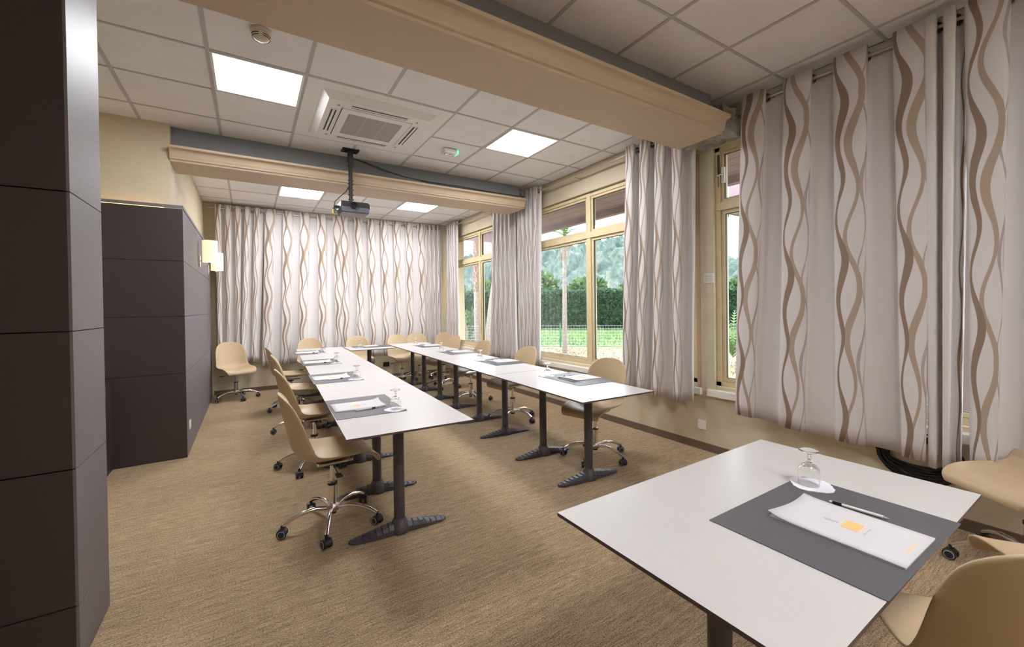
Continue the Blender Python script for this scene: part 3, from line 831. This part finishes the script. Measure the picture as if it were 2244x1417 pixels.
# ================================================================== PLACE SETTINGS
def mk_mat():
    return MB().box(-.295, .295, -.21, .21, 0, .0022, MATM).build('place_mat', bevel=.0008)
def mk_pad(detail):
    t = empty('notepad')
    # under pages
    MB().box(-.119, .119, -.159, .155, 0, .004, PAPER).build('pages', t)
    n = 10; v = []; f = []
    nu = 8
    def hz(u, s):
        c = max(0, (s - .80) / .20); return .0046 + .012 * c * c * (1 - .55 * u)
    def px(u, s): return (-.119 + .238 * u, -.16 + .32 * s - (.012 * max(0, (s - .8) / .2) * (math.sin(u * PI)) ), hz(u, s))
    for j in range(n + 1):
        for i in range(nu + 1): v.append(px(i / nu, j / n))
    f = [(j * (nu + 1) + i, j * (nu + 1) + i + 1, (j + 1) * (nu + 1) + i + 1, (j + 1) * (nu + 1) + i) for j in range(n) for i in range(nu)]
    c = MB().add(v, f, PAPER).build('cover_sheet', t, True); s_ = c.modifiers.new('t', 'SOLIDIFY'); s_.thickness = .0006
    # printed marks: flat print on the cover
    m_ = MB(); z = .0056
    m_.box(-.020, .036, -.030, .008, z, z + .0002, ORANGE)
    for k in range(4): m_.box(-.016 + k * .013, -.009 + k * .013, -.040, -.032, z, z + .0002, ORANGEP)
    m_.box(-.012, .028, .012, .016, z, z + .0002, ORANGEP)
    m_.box(-.004, .003, .020, .058, z, z + .0002, GREYINK); m_.box(-.010, -.006, .028, .050, z, z + .0002, GREYINK)
    m_.box(-.022, .030, -.048, -.0455, z, z + .0002, GREYINK)
    m_.build('print', c)
    m_ = MB()
    for k in range(11): m_.box(-.034 + k * .0068, -.0292 + k * .0068, -.142, -.136, z, z + .0002, ORANGEP)
    m_.build('print', c)
    return t
def mk_pen():
    t = empty('pen')
    MB().lathe([(.0046, -.056), (.0048, -.05), (.0048, .045)], WPLASTIC, 10, (0, 0, .0048), 'y').build('barrel', t, True)
    MB().lathe([(.0052, .045), (.0052, .066), (.0035, .070)], BLACKP, 10, (0, 0, .0052), 'y').build('cap', t, True)
    MB().lathe([(.0012, -.068), (.0042, -.056)], GREYRING, 10, (0, 0, .0048), 'y').build('tip', t, True)
    m_ = MB(); m_.box(-.0012, .0012, .03, .072, .0105, .0118, CHROME); m_.lathe([(.0035, .070), (.003, .078)], WPLASTIC, 8, (0, 0, .0052), 'y'); m_.build('clip', t)
    return t
def mk_napkin():
    n = 12; vs = []; f = []; R = .062
    m_ = MB()
    pr = []
    for k in range(32):
        a = 2 * PI * k / 32
        # rounded square with scalloped edge
        r = R / max(abs(math.cos(a)), abs(math.sin(a))) ** .9
        r = min(r, R * 1.12) * (1 + .02 * math.cos(a * 16))
        pr.append((r * math.cos(a), r * math.sin(a)))
    for z in (0, .0022):
        vs += [(x, y, z) for x, y in pr]
    f = [(k, (k + 1) % 32, 32 + (k + 1) % 32, 32 + k) for k in range(32)] + [tuple(range(32))[::-1], tuple(range(32, 64))]
    return m_.add(vs, f, NAPKIN).build('paper_coaster')
def mk_glass():
    t = empty('stem_glass')
    out = [(.0315, .0), (.0335, .018), (.0345, .040), (.0335, .056), (.027, .068), (.016, .076), (.008, .081)]
    inn = [(.005, .0745), (.014, .0715), (.0245, .0645), (.0315, .054), (.0328, .040), (.0318, .018), (.0301, .0)]
    b_ = MB(); prof = out + inn
    b_.lathe(out + [(.0062, .083)], DGLASS, 24, cap=False)
    # closed shell: outer to inner
    b2 = MB(); full = [(.0005, .0765)] + inn + out[:] + [(.0075, .082), (.0005, .0822)]
    b2.lathe(full, DGLASS, 24, cap=False); b2.build('bowl', t, True)
    MB().lathe([(.0005, .0826), (.0062, .083), (.0048, .090), (.0075, .096), (.0048, .102), (.006, .110), (.0005, .1105)], DGLASS, 16, cap=False).build('stem', t, True)
    MB().lathe([(.0005, .111), (.009, .1115), (.022, .1155), (.031, .1205), (.0315, .1225), (.020, .121), (.0005, .1185)], DGLASS, 24, cap=False).build('foot', t, True)
    return t
proto = {'mat': mk_mat(), 'pad': mk_pad(True), 'pen': mk_pen(), 'nap': mk_napkin(), 'glass': mk_glass()}
first = {k: True for k in proto}
def inst(k):
    if first[k]: first[k] = False; return proto[k]
    return copy_tree(proto[k])
spot_n = 0
def setting(cx, cy, face, where, pad_rot=0):
    """face = direction the sitter looks (angle from +y, ccw)"""
    R = Matrix.Rotation(face, 3, 'Z')
    def at(x, y): v = R @ Vector((x, y, 0)); return cx + v.x, cy + v.y
    z = TH + .0004
    o = inst('mat'); o.location = (cx, cy, z); o.rotation_euler = (0, 0, face); tag(o, 'dark slate place mat ' + where, 'place mat', 'dark place mats')
    x, y = at(-.005, -.035); o = inst('pad'); o.location = (x, y, z + .0024); o.rotation_euler = (0, 0, face + pad_rot); tag(o, 'white notepad with orange print on the mat ' + where, 'notepad', 'notepads on the mats')
    x, y = at(.137, -.02); o = inst('pen'); o.location = (x, y, z + .0024); o.rotation_euler = (0, 0, face + .10 + pad_rot); tag(o, 'white and black pen beside the notepad ' + where, 'pen', 'pens beside the notepads')
    x, y = at(.232, .150); o = inst('nap'); o.location = (x, y, z + .0024); o.rotation_euler = (0, 0, face + .65); tag(o, 'white scalloped paper coaster under the glass ' + where, 'coaster', 'paper coasters')
    x, y = at(.225, .155); o = inst('glass'); o.location = (x, y, z + .0048); o.rotation_euler = (0, 0, face); tag(o, 'upturned stemmed glass on its coaster ' + where, 'glass', 'upturned stemmed glasses')
setting(1.470, .540, 0, 'on the foreground table')
lw = ['on the nearest table of the left row', 'on the second table of the left row', 'on the third table of the left row', 'on the farthest table of the left row']
for (x, y), w_ in zip([(.645, 2.91), (.685, 4.26), (.735, 5.60), (.765, 6.91)], lw): setting(x, y, -PI / 2 - .03, w_)
rw = ['on the nearest table of the right row', 'on the second table of the right row', 'on the third table of the right row', 'on the farthest table of the right row']
for (x, y), w_ in zip([(2.485, 2.86), (2.53, 4.28), (2.56, 5.56), (2.60, 6.80)], rw): setting(x, y, PI / 2 - .03, w_)
setting(1.76, 7.30, PI, 'on the small table closing the U')

# ================================================================== CHAIRS
def shell_mesh():
    # side profile (y forward, z up): centre line from seat front to back top
    C = [(.243, .402), (.243, .428), (.222, .450), (.165, .462), (.09, .457), (.0, .446), (-.08, .440), (-.14, .447), (-.187, .472), (-.215, .505), (-.235, .56), (-.25, .63), (-.264, .70), (-.278, .77), (-.288, .82), (-.294, .855), (-.297, .872)]
    Wd = [.190, .206, .220, .230, .236, .239, .240, .240, .238, .234, .230, .226, .220, .203, .170, .115, .050]
    Lf = [.0, .004, .012, .024, .038, .050, .062, .074, .086, .092, .090, .082, .070, .056, .038, .018, .003]
    # resample
    n = 34; nu = 16
    def cr(A, t):
        x = t * (len(A) - 1); i = min(int(x), len(A) - 2); f = x - i
        p0, p1, p2, p3 = A[max(i - 1, 0)], A[i], A[i + 1], A[min(i + 2, len(A) - 1)]
        g = lambda a, b, c, d: .5 * ((2 * b) + (-a + c) * f + (2 * a - 5 * b + 4 * c - d) * f * f + (-a + 3 * b - 3 * c + d) * f ** 3)
        if isinstance(p1, tuple): return tuple(g(*[q[k] for q in (p0, p1, p2, p3)]) for k in range(2))
        return g(p0, p1, p2, p3)
    v = []
    for j in range(n + 1):
        t = j / n; c = cr(C, t); c2 = cr(C, min(1, t + .01)); c1 = cr(C, max(0, t - .01))
        tx, tz = c2[0] - c1[0], c2[1] - c1[1]; l_ = math.hypot(tx, tz); nx_, nz_ = tz / l_, -tx / l_   # normal toward sitter
        w = cr(Wd, t); lf = cr(Lf, t)
        for i in range(nu + 1):
            u = -1 + 2 * i / nu
            k = abs(u) ** 2.1
            x = u * w * (1 - .06 * k)
            v.append((x, c[0] + nx_ * lf * k, c[1] + nz_ * lf * k))
    f = [(j * (nu + 1) + i, j * (nu + 1) + i + 1, (j + 1) * (nu + 1) + i + 1, (j + 1) * (nu + 1) + i) for j in range(n) for i in range(nu)]
    return v, f
def make_chair():
    t = empty('swivel_chair')
    v, f = shell_mesh()
    o = MB().add(v, f, SHELL).build('seat_shell', t, True)
    for p in o.data.polygons: p.use_smooth = True
    s = o.modifiers.new('t', 'SOLIDIFY'); s.thickness = .012; s.offset = 0
    s = o.modifiers.new('b', 'SUBSURF'); s.levels = 1; s.render_levels = 1
    m_ = MB(); m_.box(-.09, .09, -.10, .10, .400, .412, STEEL); m_.lathe([(.035, .375), (.045, .400)], BLACKP, 14)
    m_.tube([(-.10, .10, .412), (-.06, .05, .404), (0, 0, .395), (.06, -.05, .404), (.10, -.10, .418)], .007, CHROME, 8); m_.tube([(.10, .10, .412), (.06, .05, .404), (0, 0, .395), (-.06, -.05, .404), (-.10, -.10, .418)], .007, CHROME, 8)
    m_.build('seat_mount', t, True, loc=(0, 0, .010))
    MB().lathe([(.014, .26), (.014, .40)], CHROME, 14).build('piston', t, True)
    m_ = MB(); m_.lathe([(.027, .10), (.027, .262), (.020, .266)], CHROME, 18); m_.lathe([(.031, .255), (.031, .270), (.02, .272)], BLACKP, 16); m_.build('gas_column', t, True)
    m_ = MB(); m_.lathe([(.030, .085), (.040, .095), (.042, .120), (.034, .132)], STEEL, 18); m_.lathe([(.022, .070), (.022, .085)], BLACKP, 12); m_.build('hub', t, True)
    m_ = MB(); m_.tube([(.04, .0, .385), (.12, .0, .38), (.17, .0, .375)], .005, BLACKP, 6); m_.box(.165, .215, -.018, .018, .366, .378, BLACKP); m_.build('height_lever', t, bevel=.003)
    for k in range(5):
        a = 2 * PI * k / 5
        d = Vector((math.sin(a), math.cos(a), 0))
        lg = MB(); lg.tube([d * .03 + Vector((0, 0, .108)), d * .10 + Vector((0, 0, .122)), d * .17 + Vector((0, 0, .118)), d * .235 + Vector((0, 0, .098)), d * .285 + Vector((0, 0, .070))], [.013, .0135, .013, .0125, .012], CHROME, 10)
        lo = lg.build('leg', t, True)
        c = MB()
        hang = random.Random(k).uniform(-.7, .7)
        for s in (-1, 1):
            c.lathe([(.006, s * .010), (.0265, s * .010), (.0275, s * .014), (.0275, s * .024), (.024, s * .027)], BLACKP, 18, (0, 0, .0275), 'x')
            c.lathe([(.0215, s * .0272), (.0185, s * .0285), (.0185, s * .0272)], GREYRING, 18, (0, 0, .0275), 'x', cap=False)
            c.lathe([(.0185, s * .0274), (.004, s * .0280)], BLACKP, 14, (0, 0, .0275), 'x', cap=False)
        hood = []
        for q in range(9):
            an = PI * (-.05 + q / 8 * .9); hood.append((0, .030 * math.cos(an), .0275 + .030 * math.sin(an)))
        vv = [(x, y, z) for x in (-.018, .018) for (_, y, z) in hood] + [(x, y * .6, .0275 + (z - .0275) * .6) for x in (-.018, .018) for (_, y, z) in hood]
        c.add(vv, [(i, i + 1, 9 + i + 1, 9 + i) for i in range(8)] + [(0, 9, 27, 18), (8, 17, 35, 26)] + [(i, i + 1, 18 + i + 1, 18 + i) for i in range(8)] + [(9 + i, 9 + i + 1, 27 + i + 1, 27 + i) for i in range(8)] + [(18 + i, 19 + i, 28 + i, 27 + i) for i in range(8)], BLACKP)
        c.lathe([(.009, .050), (.009, .074)], BLACKP, 10)
        co = c.build('caster', lo, True); co.location = d * .288; co.rotation_euler = (0, 0, -a + hang)
    return t
ch0 = make_chair(); chused = [False]
def chair(x, y, face, spin, lab):
    """face: direction the sitter looks (angle from +y ccw)"""
    o = ch0 if not chused[0] else copy_tree(ch0); chused[0] = True
    o.location = (x, y, 0); o.rotation_euler = (0, 0, face)
    for c in o.children:
        if c.name.split('.')[0] in ('leg',): c.rotation_euler = (0, 0, spin)
    tag(o, lab, 'chair', 'beige shell swivel chairs')
    return o
E_ = -PI / 2
chair(.435, 2.87, E_ + .04, .62, 'beige swivel chair nearest the viewer on the left row, seen from its side')
chair(.47, 4.04, E_ + .06, .35, 'beige swivel chair at the second table of the left row')
chair(.49, 5.32, E_ - .03, .8, 'beige swivel chair at the third table of the left row')
chair(.47, 6.50, E_ + .05, 1.0, 'beige swivel chair at the farthest table of the left row')
chair(2.64, 2.79, PI / 2 + .25, .25, 'beige swivel chair at the nearest table of the right row, before the curtain')
chair(2.70, 4.28, PI / 2 + .10, .55, 'beige swivel chair at the second table of the right row')
chair(2.72, 5.45, PI / 2 + .12, .1, 'beige swivel chair at the third table of the right row')
chair(2.81, 6.68, PI / 2 + .15, .9, 'beige swivel chair at the farthest table of the right row, by the window')
chair(2.36, 7.53, PI + .05, .4, 'beige swivel chair behind the corner of the U, its seat seen below the table')
chair(2.77, 7.75, PI - .1, .7, 'beige swivel chair against the back curtain, second from the corner')
chair(3.24, 7.66, PI - .55, .2, 'beige swivel chair in the back right corner by the gathered curtain')
chair(1.66, 7.70, PI, .5, 'beige swivel chair behind the small table closing the U')
chair(.90, 7.70, PI + .1, .3, 'beige swivel chair at the far end of the left row, mostly hidden by the table')
chair(-.19, 7.72, PI + .35, -.02, 'lone beige swivel chair beside the dark panelled unit')
chair(3.28, .37, .95, .75, 'beige swivel chair against the window wall at the right edge')
chair(1.615, .255, -.88, .3, 'large foreground beige swivel chair at the bottom right corner')
chair(2.33, .12, -.85, .5, 'beige swivel chair just past the large foreground one, its edge showing at the right')

# ================================================================== OUTSIDE
GZ = -.10
struct(MB().box(3.87, 400, -220, 420, GZ - .5, GZ, DRY).build('ground'), 'dry sunlit grass outside the windows', 'ground')
# lawn beyond the fence
F0 = Vector((5.6, 15.2, 0)); F1 = Vector((18.5, 2.6, 0))
fd = (F1 - F0).normalized(); fn = Vector((-fd.y, fd.x, 0));
if fn.dot(Vector((1, 1, 0))) < 0: fn = -fn
v = [F0 - fd * 30 + fn * .2, F1 + fd * 30 + fn * .2, F1 + fd * 30 + fn * 16, F0 - fd * 30 + fn * 16]
struct(MB().add([(p.x, p.y, GZ + .015) for p in v] + [(p.x, p.y, GZ - .2) for p in v], [(0, 1, 2, 3), (4, 5, 6, 7), (0, 1, 5, 4), (1, 2, 6, 5), (2, 3, 7, 6), (3, 0, 4, 7)], LAWN).build('lawn'), 'green lawn between the fence and the hedge', 'lawn')
def tufts(name, n, place, h0, h1, mat, w=.02, seed=1):
    r = random.Random(seed); v = []; f = []
    for k in range(n):
        x, y, z = place(r); a = r.uniform(0, PI); h = r.uniform(h0, h1); dx, dy = math.cos(a) * w, math.sin(a) * w
        lx, ly = r.uniform(-.5, .5) * h, r.uniform(-.5, .5) * h
        o = len(v); v += [(x - dx, y - dy, z), (x + dx, y + dy, z), (x + lx, y + ly, z + h)]; f.append((o, o + 1, o + 2))
    return MB().add(v, f, mat).build(name)
def pl_lawn(r):
    p = F0 + fd * r.uniform(-3, 20) + fn * r.uniform(.3, 9.6); return p.x, p.y, GZ
g = tufts('lawn_grass', 16000, pl_lawn, .06, .22, simple('grass_blade', (.11, .18, .045), .8, noise_amt=.3, nscale=2), .018, 2)
tag(g, 'longer green grass growing beyond the fence', 'grass', kind='stuff')
def pl_dry(r):
    p = F0 + fd * r.uniform(-3, 20) + fn * r.uniform(-9, -.25); return max(p.x, 4.2), p.y, GZ
g = tufts('dry_grass', 9000, pl_dry, .02, .07, simple('straw_blade', (.20, .15, .09), .9, noise_amt=.3, nscale=2), .012, 3)
tag(g, 'short dry straw coloured grass before the fence', 'grass', kind='stuff')
# fence
fe = empty('garden_fence', (F0.x, F0.y, GZ)); tag(fe, 'low wire garden fence with thin green posts beyond the windows', 'fence')
npost = 9; Lf = 1.24
post_me = None
start = (Vector((9.43, 11.66, 0)) - F0).dot(fd)
for k in range(-3, 8):
    s = start + k * Lf
    p = fd * s
    if post_me is None:
        o = MB().box(-.02, .02, -.02, .02, 0, .84, GREENP).build('post', fe); post_me = o.data
    else:
        o = bpy.data.objects.new('post', post_me); COL.objects.link(o); o.parent = fe
    o.location = (p.x, p.y, 0)
m_ = MB()
for z in [.06 + i * .10 for i in range(8)]:
    m_.tube([fd * (start - 3.2 * Lf) + Vector((0, 0, z)), fd * (start + 7.2 * Lf) + Vector((0, 0, z))], .0035, GRILLE, 4)
s = start - 3 * Lf
while s < start + 7.1 * Lf:
    m_.tube([fd * s + Vector((0, 0, .04)), fd * s + Vector((0, 0, .78))], .002, GRILLE, 3); s += .10
mw = m_.build('wire_mesh', fe); mw['kind'] = 'stuff'
# hedge
def leafy(name, parent, n, sampler, size, mat, seed, kind=None):
    r = random.Random(seed); v = []; f = []
    for k in range(n):
        p, nn = sampler(r); p = Vector(p); nn = Vector(nn)
        d = (nn + Vector((r.uniform(-1, 1), r.uniform(-1, 1), r.uniform(-.4, 1))) * .8).normalized()
        s_ = d.cross(Vector((r.uniform(-1, 1), r.uniform(-1, 1), r.uniform(-1, 1)))).normalized()
        L = size * r.uniform(.6, 1.4); w = L * .34; o = len(v)
        v += [p, p + d * L * .5 + s_ * w, p + d * L, p + d * L * .5 - s_ * w]; f.append((o, o + 1, o + 2, o + 3))
    o = MB().add(v, f, mat).build(name, parent)
    if kind: o['kind'] = kind
    return o
hd = empty('garden_hedge', (17.3, 19.2, GZ)); tag(hd, 'long trimmed dark green hedge beyond the lawn', 'hedge')
hA = Vector((8.5, 27.0, 0)); hB = Vector((26.5, 9.5, 0)); hdv = (hB - hA).normalized(); hn = Vector((-hdv.y, hdv.x, 0))
if hn.dot(Vector((1, 1, 0))) > 0: hn = -hn     # toward the house
HL = (hB - hA).length; org = Vector((17.3, 19.2, 0))
q = [hA, hB, hB - hn * 1.3, hA - hn * 1.3]
m_ = MB().add([(p.x - org.x, p.y - org.y, 0) for p in q] + [(p.x - org.x, p.y - org.y, 2.25) for p in q], [(0, 1, 5, 4), (1, 2, 6, 5), (2, 3, 7, 6), (3, 0, 4, 7), (4, 5, 6, 7)], LEAFD)
m_.build('hedge_core', hd)
def hs(r):
    s = r.uniform(0, HL)
    if r.random() < .72:
        z = r.uniform(0, 2.3); p = hA + hdv * s + hn * r.uniform(-.05, .14); return (p.x - org.x, p.y - org.y, z), hn
    p = hA + hdv * s - hn * r.uniform(0, 1.3); return (p.x - org.x, p.y - org.y, 2.22 + r.uniform(0, .12) + .06 * math.sin(s * 2.1)), (0, 0, 1)
lf = leafy('foliage', hd, 26000, hs, .16, LEAFD, 4, 'stuff')
# rounder paler trees behind the hedge
kk = 0
for s in [1.0, 4.6, 8.2, 11.8, 15.4, 19.0, 22.6]:
    p = hA + hdv * s - hn * (5.2 + .5 * math.sin(s)); R_ = 1.32 + .12 * math.sin(s * 1.7); hh = 3.3 + .35 * math.cos(s * 2.3)
    t = empty('round_tree', (p.x, p.y, GZ))
    MB().tube([(0, 0, 0), (0, 0, hh - R_ * .6)], [.12, .08], TRUNK, 8).build('trunk', t, True)
    def ts(r, R_=R_, hh=hh):
        a = r.uniform(0, 2 * PI); c = r.uniform(-.6, 1); sn = math.sqrt(1 - c * c); rr = R_ * r.uniform(.75, 1.02) * (1 + .12 * math.sin(3 * a + 5 * c))
        d = Vector((sn * math.cos(a), sn * math.sin(a), c * .8)); return tuple(d * rr + Vector((0, 0, hh - R_ * .75))), d
    leafy('crown', t, 1700, ts, .34, LEAFL, 20 + kk)
    tag(t, ['round-topped tree behind the left end of the hedge', 'second round-topped tree behind the hedge from its left end', 'third round-topped tree behind the hedge, seen left of the slender palm', 'middle round-topped tree behind the hedge, by the slender palm', 'round-topped tree behind the hedge seen through the right pane of the middle window', 'second round-topped tree from the right end behind the hedge', 'round-topped tree behind the right end of the hedge'][kk], 'tree', 'round-topped trees behind the hedge'); kk += 1

def frond_me(L, droop, wid, mat, n=12):
    v = []; f = []
    sp = []
    for i in range(n + 1):
        t = i / n; sp.append(Vector((0, L * (t - .22 * droop * t * t), L * (.45 * t - droop * t * t))))
    for i in range(n):
        c = sp[i]; d = (sp[i + 1] - sp[i])
        w = wid * math.sin(PI * (.12 + .86 * i / n))
        for s in (-1, 1):
            o = len(v)
            v += [c, c + d * .7, c + d * 1.3 + Vector((s * w, 0, -w * .35))]; f.append((o, o + 1, o + 2))
    m_ = MB().add(v, f, mat); m_.tube([tuple(p) for p in sp], [.012 * (1 - .8 * i / n) for i in range(n + 1)], mat, 4)
    return m_
def palm(name, loc, h, r0, r1, lean, crown_n, fl_, lab, shag=False, grp=None, spiky=False, cat='palm tree'):
    t = empty(name, loc)
    n = 10; pts = [(lean[0] * (i / n) ** 1.5, lean[1] * (i / n) ** 1.5, h * i / n) for i in range(n + 1)]
    MB().tube(pts, [r0 + (r1 - r0) * min(1, (i / n) * 1.6) for i in range(n + 1)], TRUNK, 12).build('trunk', t, True)
    top = Vector(pts[-1])
    if shag:
        b = MB(); r = random.Random(int(h * 100))
        z = h * .42
        while z < h:
            f_ = z / h; cx, cy = lean[0] * f_ ** 1.5, lean[1] * f_ ** 1.5
            for k in range(8):
                a = k * PI / 4 + r.uniform(-.2, .2) + z * 3
                d = Vector((math.cos(a), math.sin(a), 0)); c = Vector((cx, cy, z)) + d * r1 * .9
                b.add([c + Vector((-d.y, d.x, 0)) * .05, c - Vector((-d.y, d.x, 0)) * .05, c + d * .10 + Vector((0, 0, .13)), c + d * .03 + Vector((0, 0, -.03))], [(0, 1, 2), (0, 3, 2), (1, 3, 2), (0, 1, 3)], BOOT)
            z += .13
        b.build('leaf_bases', t)
    me = None
    if crown_n:
        base = frond_me(fl_, .55, fl_ * .16, LEAFP).build('frond', t)
        me = base.data
        dead = frond_me(fl_ * .8, 1.5, fl_ * .08, DEADL).build('dead_frond', t)
        for k in range(crown_n):
            q = base if k == 0 else bpy.data.objects.new('frond', me)
            if k: COL.objects.link(q); q.parent = t
            el = (k % 4) * .34 + (.35 if spiky else -.1)
            q.location = top; q.rotation_euler = (el, 0, k * 2.4)
        for k in range(7):
            q = dead if k == 0 else bpy.data.objects.new('dead_frond', dead.data)
            if k: COL.objects.link(q); q.parent = t
            q.location = top; q.rotation_euler = (-.5, 0, k * .9 + .3)
    tag(t, lab, cat, grp); return t
palm('slender_palm', (8.27, 10.03, GZ), 3.62, .085, .06, (.03, 0), 20, .85, 'slender young palm with a small green tuft outside the middle window', spiky=True)
palm('date_palm', (7.42, 14.15, GZ), 4.9, .16, .15, (.0, .0), 14, 1.0, 'shaggy palm trunk seen behind the mullion of the far window', shag=True)
palm('date_palm', (6.95, 12.15, GZ), 5.2, .33, .20, (.55, -.35), 14, 1.0, 'thick leaning palm trunk at the right of the far window', shag=True)
palm('date_palm', (6.02, 12.75, GZ), 5.0, .26, .16, (-.5, .35), 12, 1.0, 'pale palm trunk at the left of the far window', shag=True)
palm('date_palm', (8.55, 4.05, GZ), 3.45, .14, .12, (0, 0), 12, 1.3, 'palm with hanging dry leaves outside the near window', shag=True)
# spiky plant outside near window
t = empty('spiky_shrub', (9.7, 5.55, GZ)); tag(t, 'green spiky leaved shrub outside the near window', 'shrub')
sp_me = frond_me(1.15, .35, .10, LEAFP).build('leaf_spray', t)
for k in range(22):
    q = sp_me if k == 0 else bpy.data.objects.new('leaf_spray', sp_me.data)
    if k: COL.objects.link(q); q.parent = t
    q.location = (0, 0, .2 + .05 * (k % 6)); q.rotation_euler = (.9 - (k % 5) * .2, 0, k * 2.4)
# bush outside far window
t = empty('leafy_bush', (7.55, 14.95, GZ)); tag(t, 'yellow green leafy bush at the foot of the palms outside the far window', 'bush')
def bs(r):
    a = r.uniform(0, 2 * PI); c = r.uniform(-.1, 1); sn = math.sqrt(1 - c * c); return (sn * math.cos(a) * .75 * r.uniform(.6, 1), sn * math.sin(a) * .75 * r.uniform(.6, 1), c * 1.35 * r.uniform(.6, 1)), (sn * math.cos(a), sn * math.sin(a), c)
leafy('foliage', t, 900, bs, .16, LEAFL, 31, 'stuff')
MB().tube([(0, 0, 0), (.02, 0, .7)], [.04, .02], TRUNK, 6).build('stem', t)

# hill
nxh, nyh = 330, 120; v = []
for j in range(nyh + 1):
    for i in range(nxh + 1):
        az = math.radians(18 + 56 * i / nxh); t_ = j / nyh; d = 62 + 290 * t_ ** 1.2
        ridge = 30 - 15 * max(0, (math.degrees(az) - 46) / 22) + 4 * math.sin(az * 9)
        z = ridge * (1 - math.exp(-((t_ * 1.6) ** 1.7) * 1.6)) * 1.2
        p = Vector((d * math.sin(az), d * math.cos(az), 0))
        z += noise.noise(p * .02) * 7 * min(1, t_ * 4)
        c = noise.voronoi(p * .16)[0][0]
        z += max(0, 1 - c * 1.6) * 6.5 + noise.noise(p * .5) * 1.6
        if t_ > .95: z -= (t_ - .95) * 300
        v.append((p.x, p.y, z - 1.2))
f = [(j * (nxh + 1) + i, j * (nxh + 1) + i + 1, (j + 1) * (nxh + 1) + i + 1, (j + 1) * (nxh + 1) + i) for j in range(nyh) for i in range(nxh)]
struct(MB().add(v, f, HILLM).build('hill', smooth=False), 'wooded hillside rising in the distance behind the hedge', 'hill')
# house on the hill
ho = empty('hillside_house', (196, 150, 27)); tag(ho, 'small pale house far up on the hillside', 'house')
MB().box(-5, 5, -4, 4, 0, 5, HOUSE).build('wall', ho)
MB().add([(-6, -5, 5), (6, -5, 5), (6, 5, 5), (-6, 5, 5), (-5, 0, 7.5), (5, 0, 7.5)], [(0, 1, 5, 4), (2, 3, 4, 5), (0, 3, 4), (1, 2, 5), (0, 1, 2, 3)], BOOT).build('roof', ho)
# eaves with boards
sf = struct(MB().box(3.86, 5.30, -4, 9.2, 3.02, 3.10, SOFFIT).build('soffit'), 'brown boarded underside of the roof overhang outside', 'soffit')
k = 0; x = 3.87
while x < 5.2:
    MB().box(x + .005, min(x + .235, 5.2), -4, 9.2, 2.995, 3.018, SOFFIT).build('soffit_board', sf); x += .24
MB().box(5.20, 5.32, -4, 9.2, 2.90, 3.14, SOFFIT).build('fascia_board', sf)
pr_ = struct(MB().box(5.9, 6.3, 1.0, 3.42, 2.66, 3.6, SOFFIT).build('porch_beam'), 'lilac brown porch beam outside the near window', 'beam')
MB().box(5.95, 6.25, 1.0, 1.3, GZ, 2.66, SOFFIT).build('porch_post', pr_)
struct(MB().box(-3.6, 3.86, -3.4, YB + .3, CEIL + .32, CEIL + .5, PLEN).build('roof_slab'), 'roof slab above the room', 'roof')
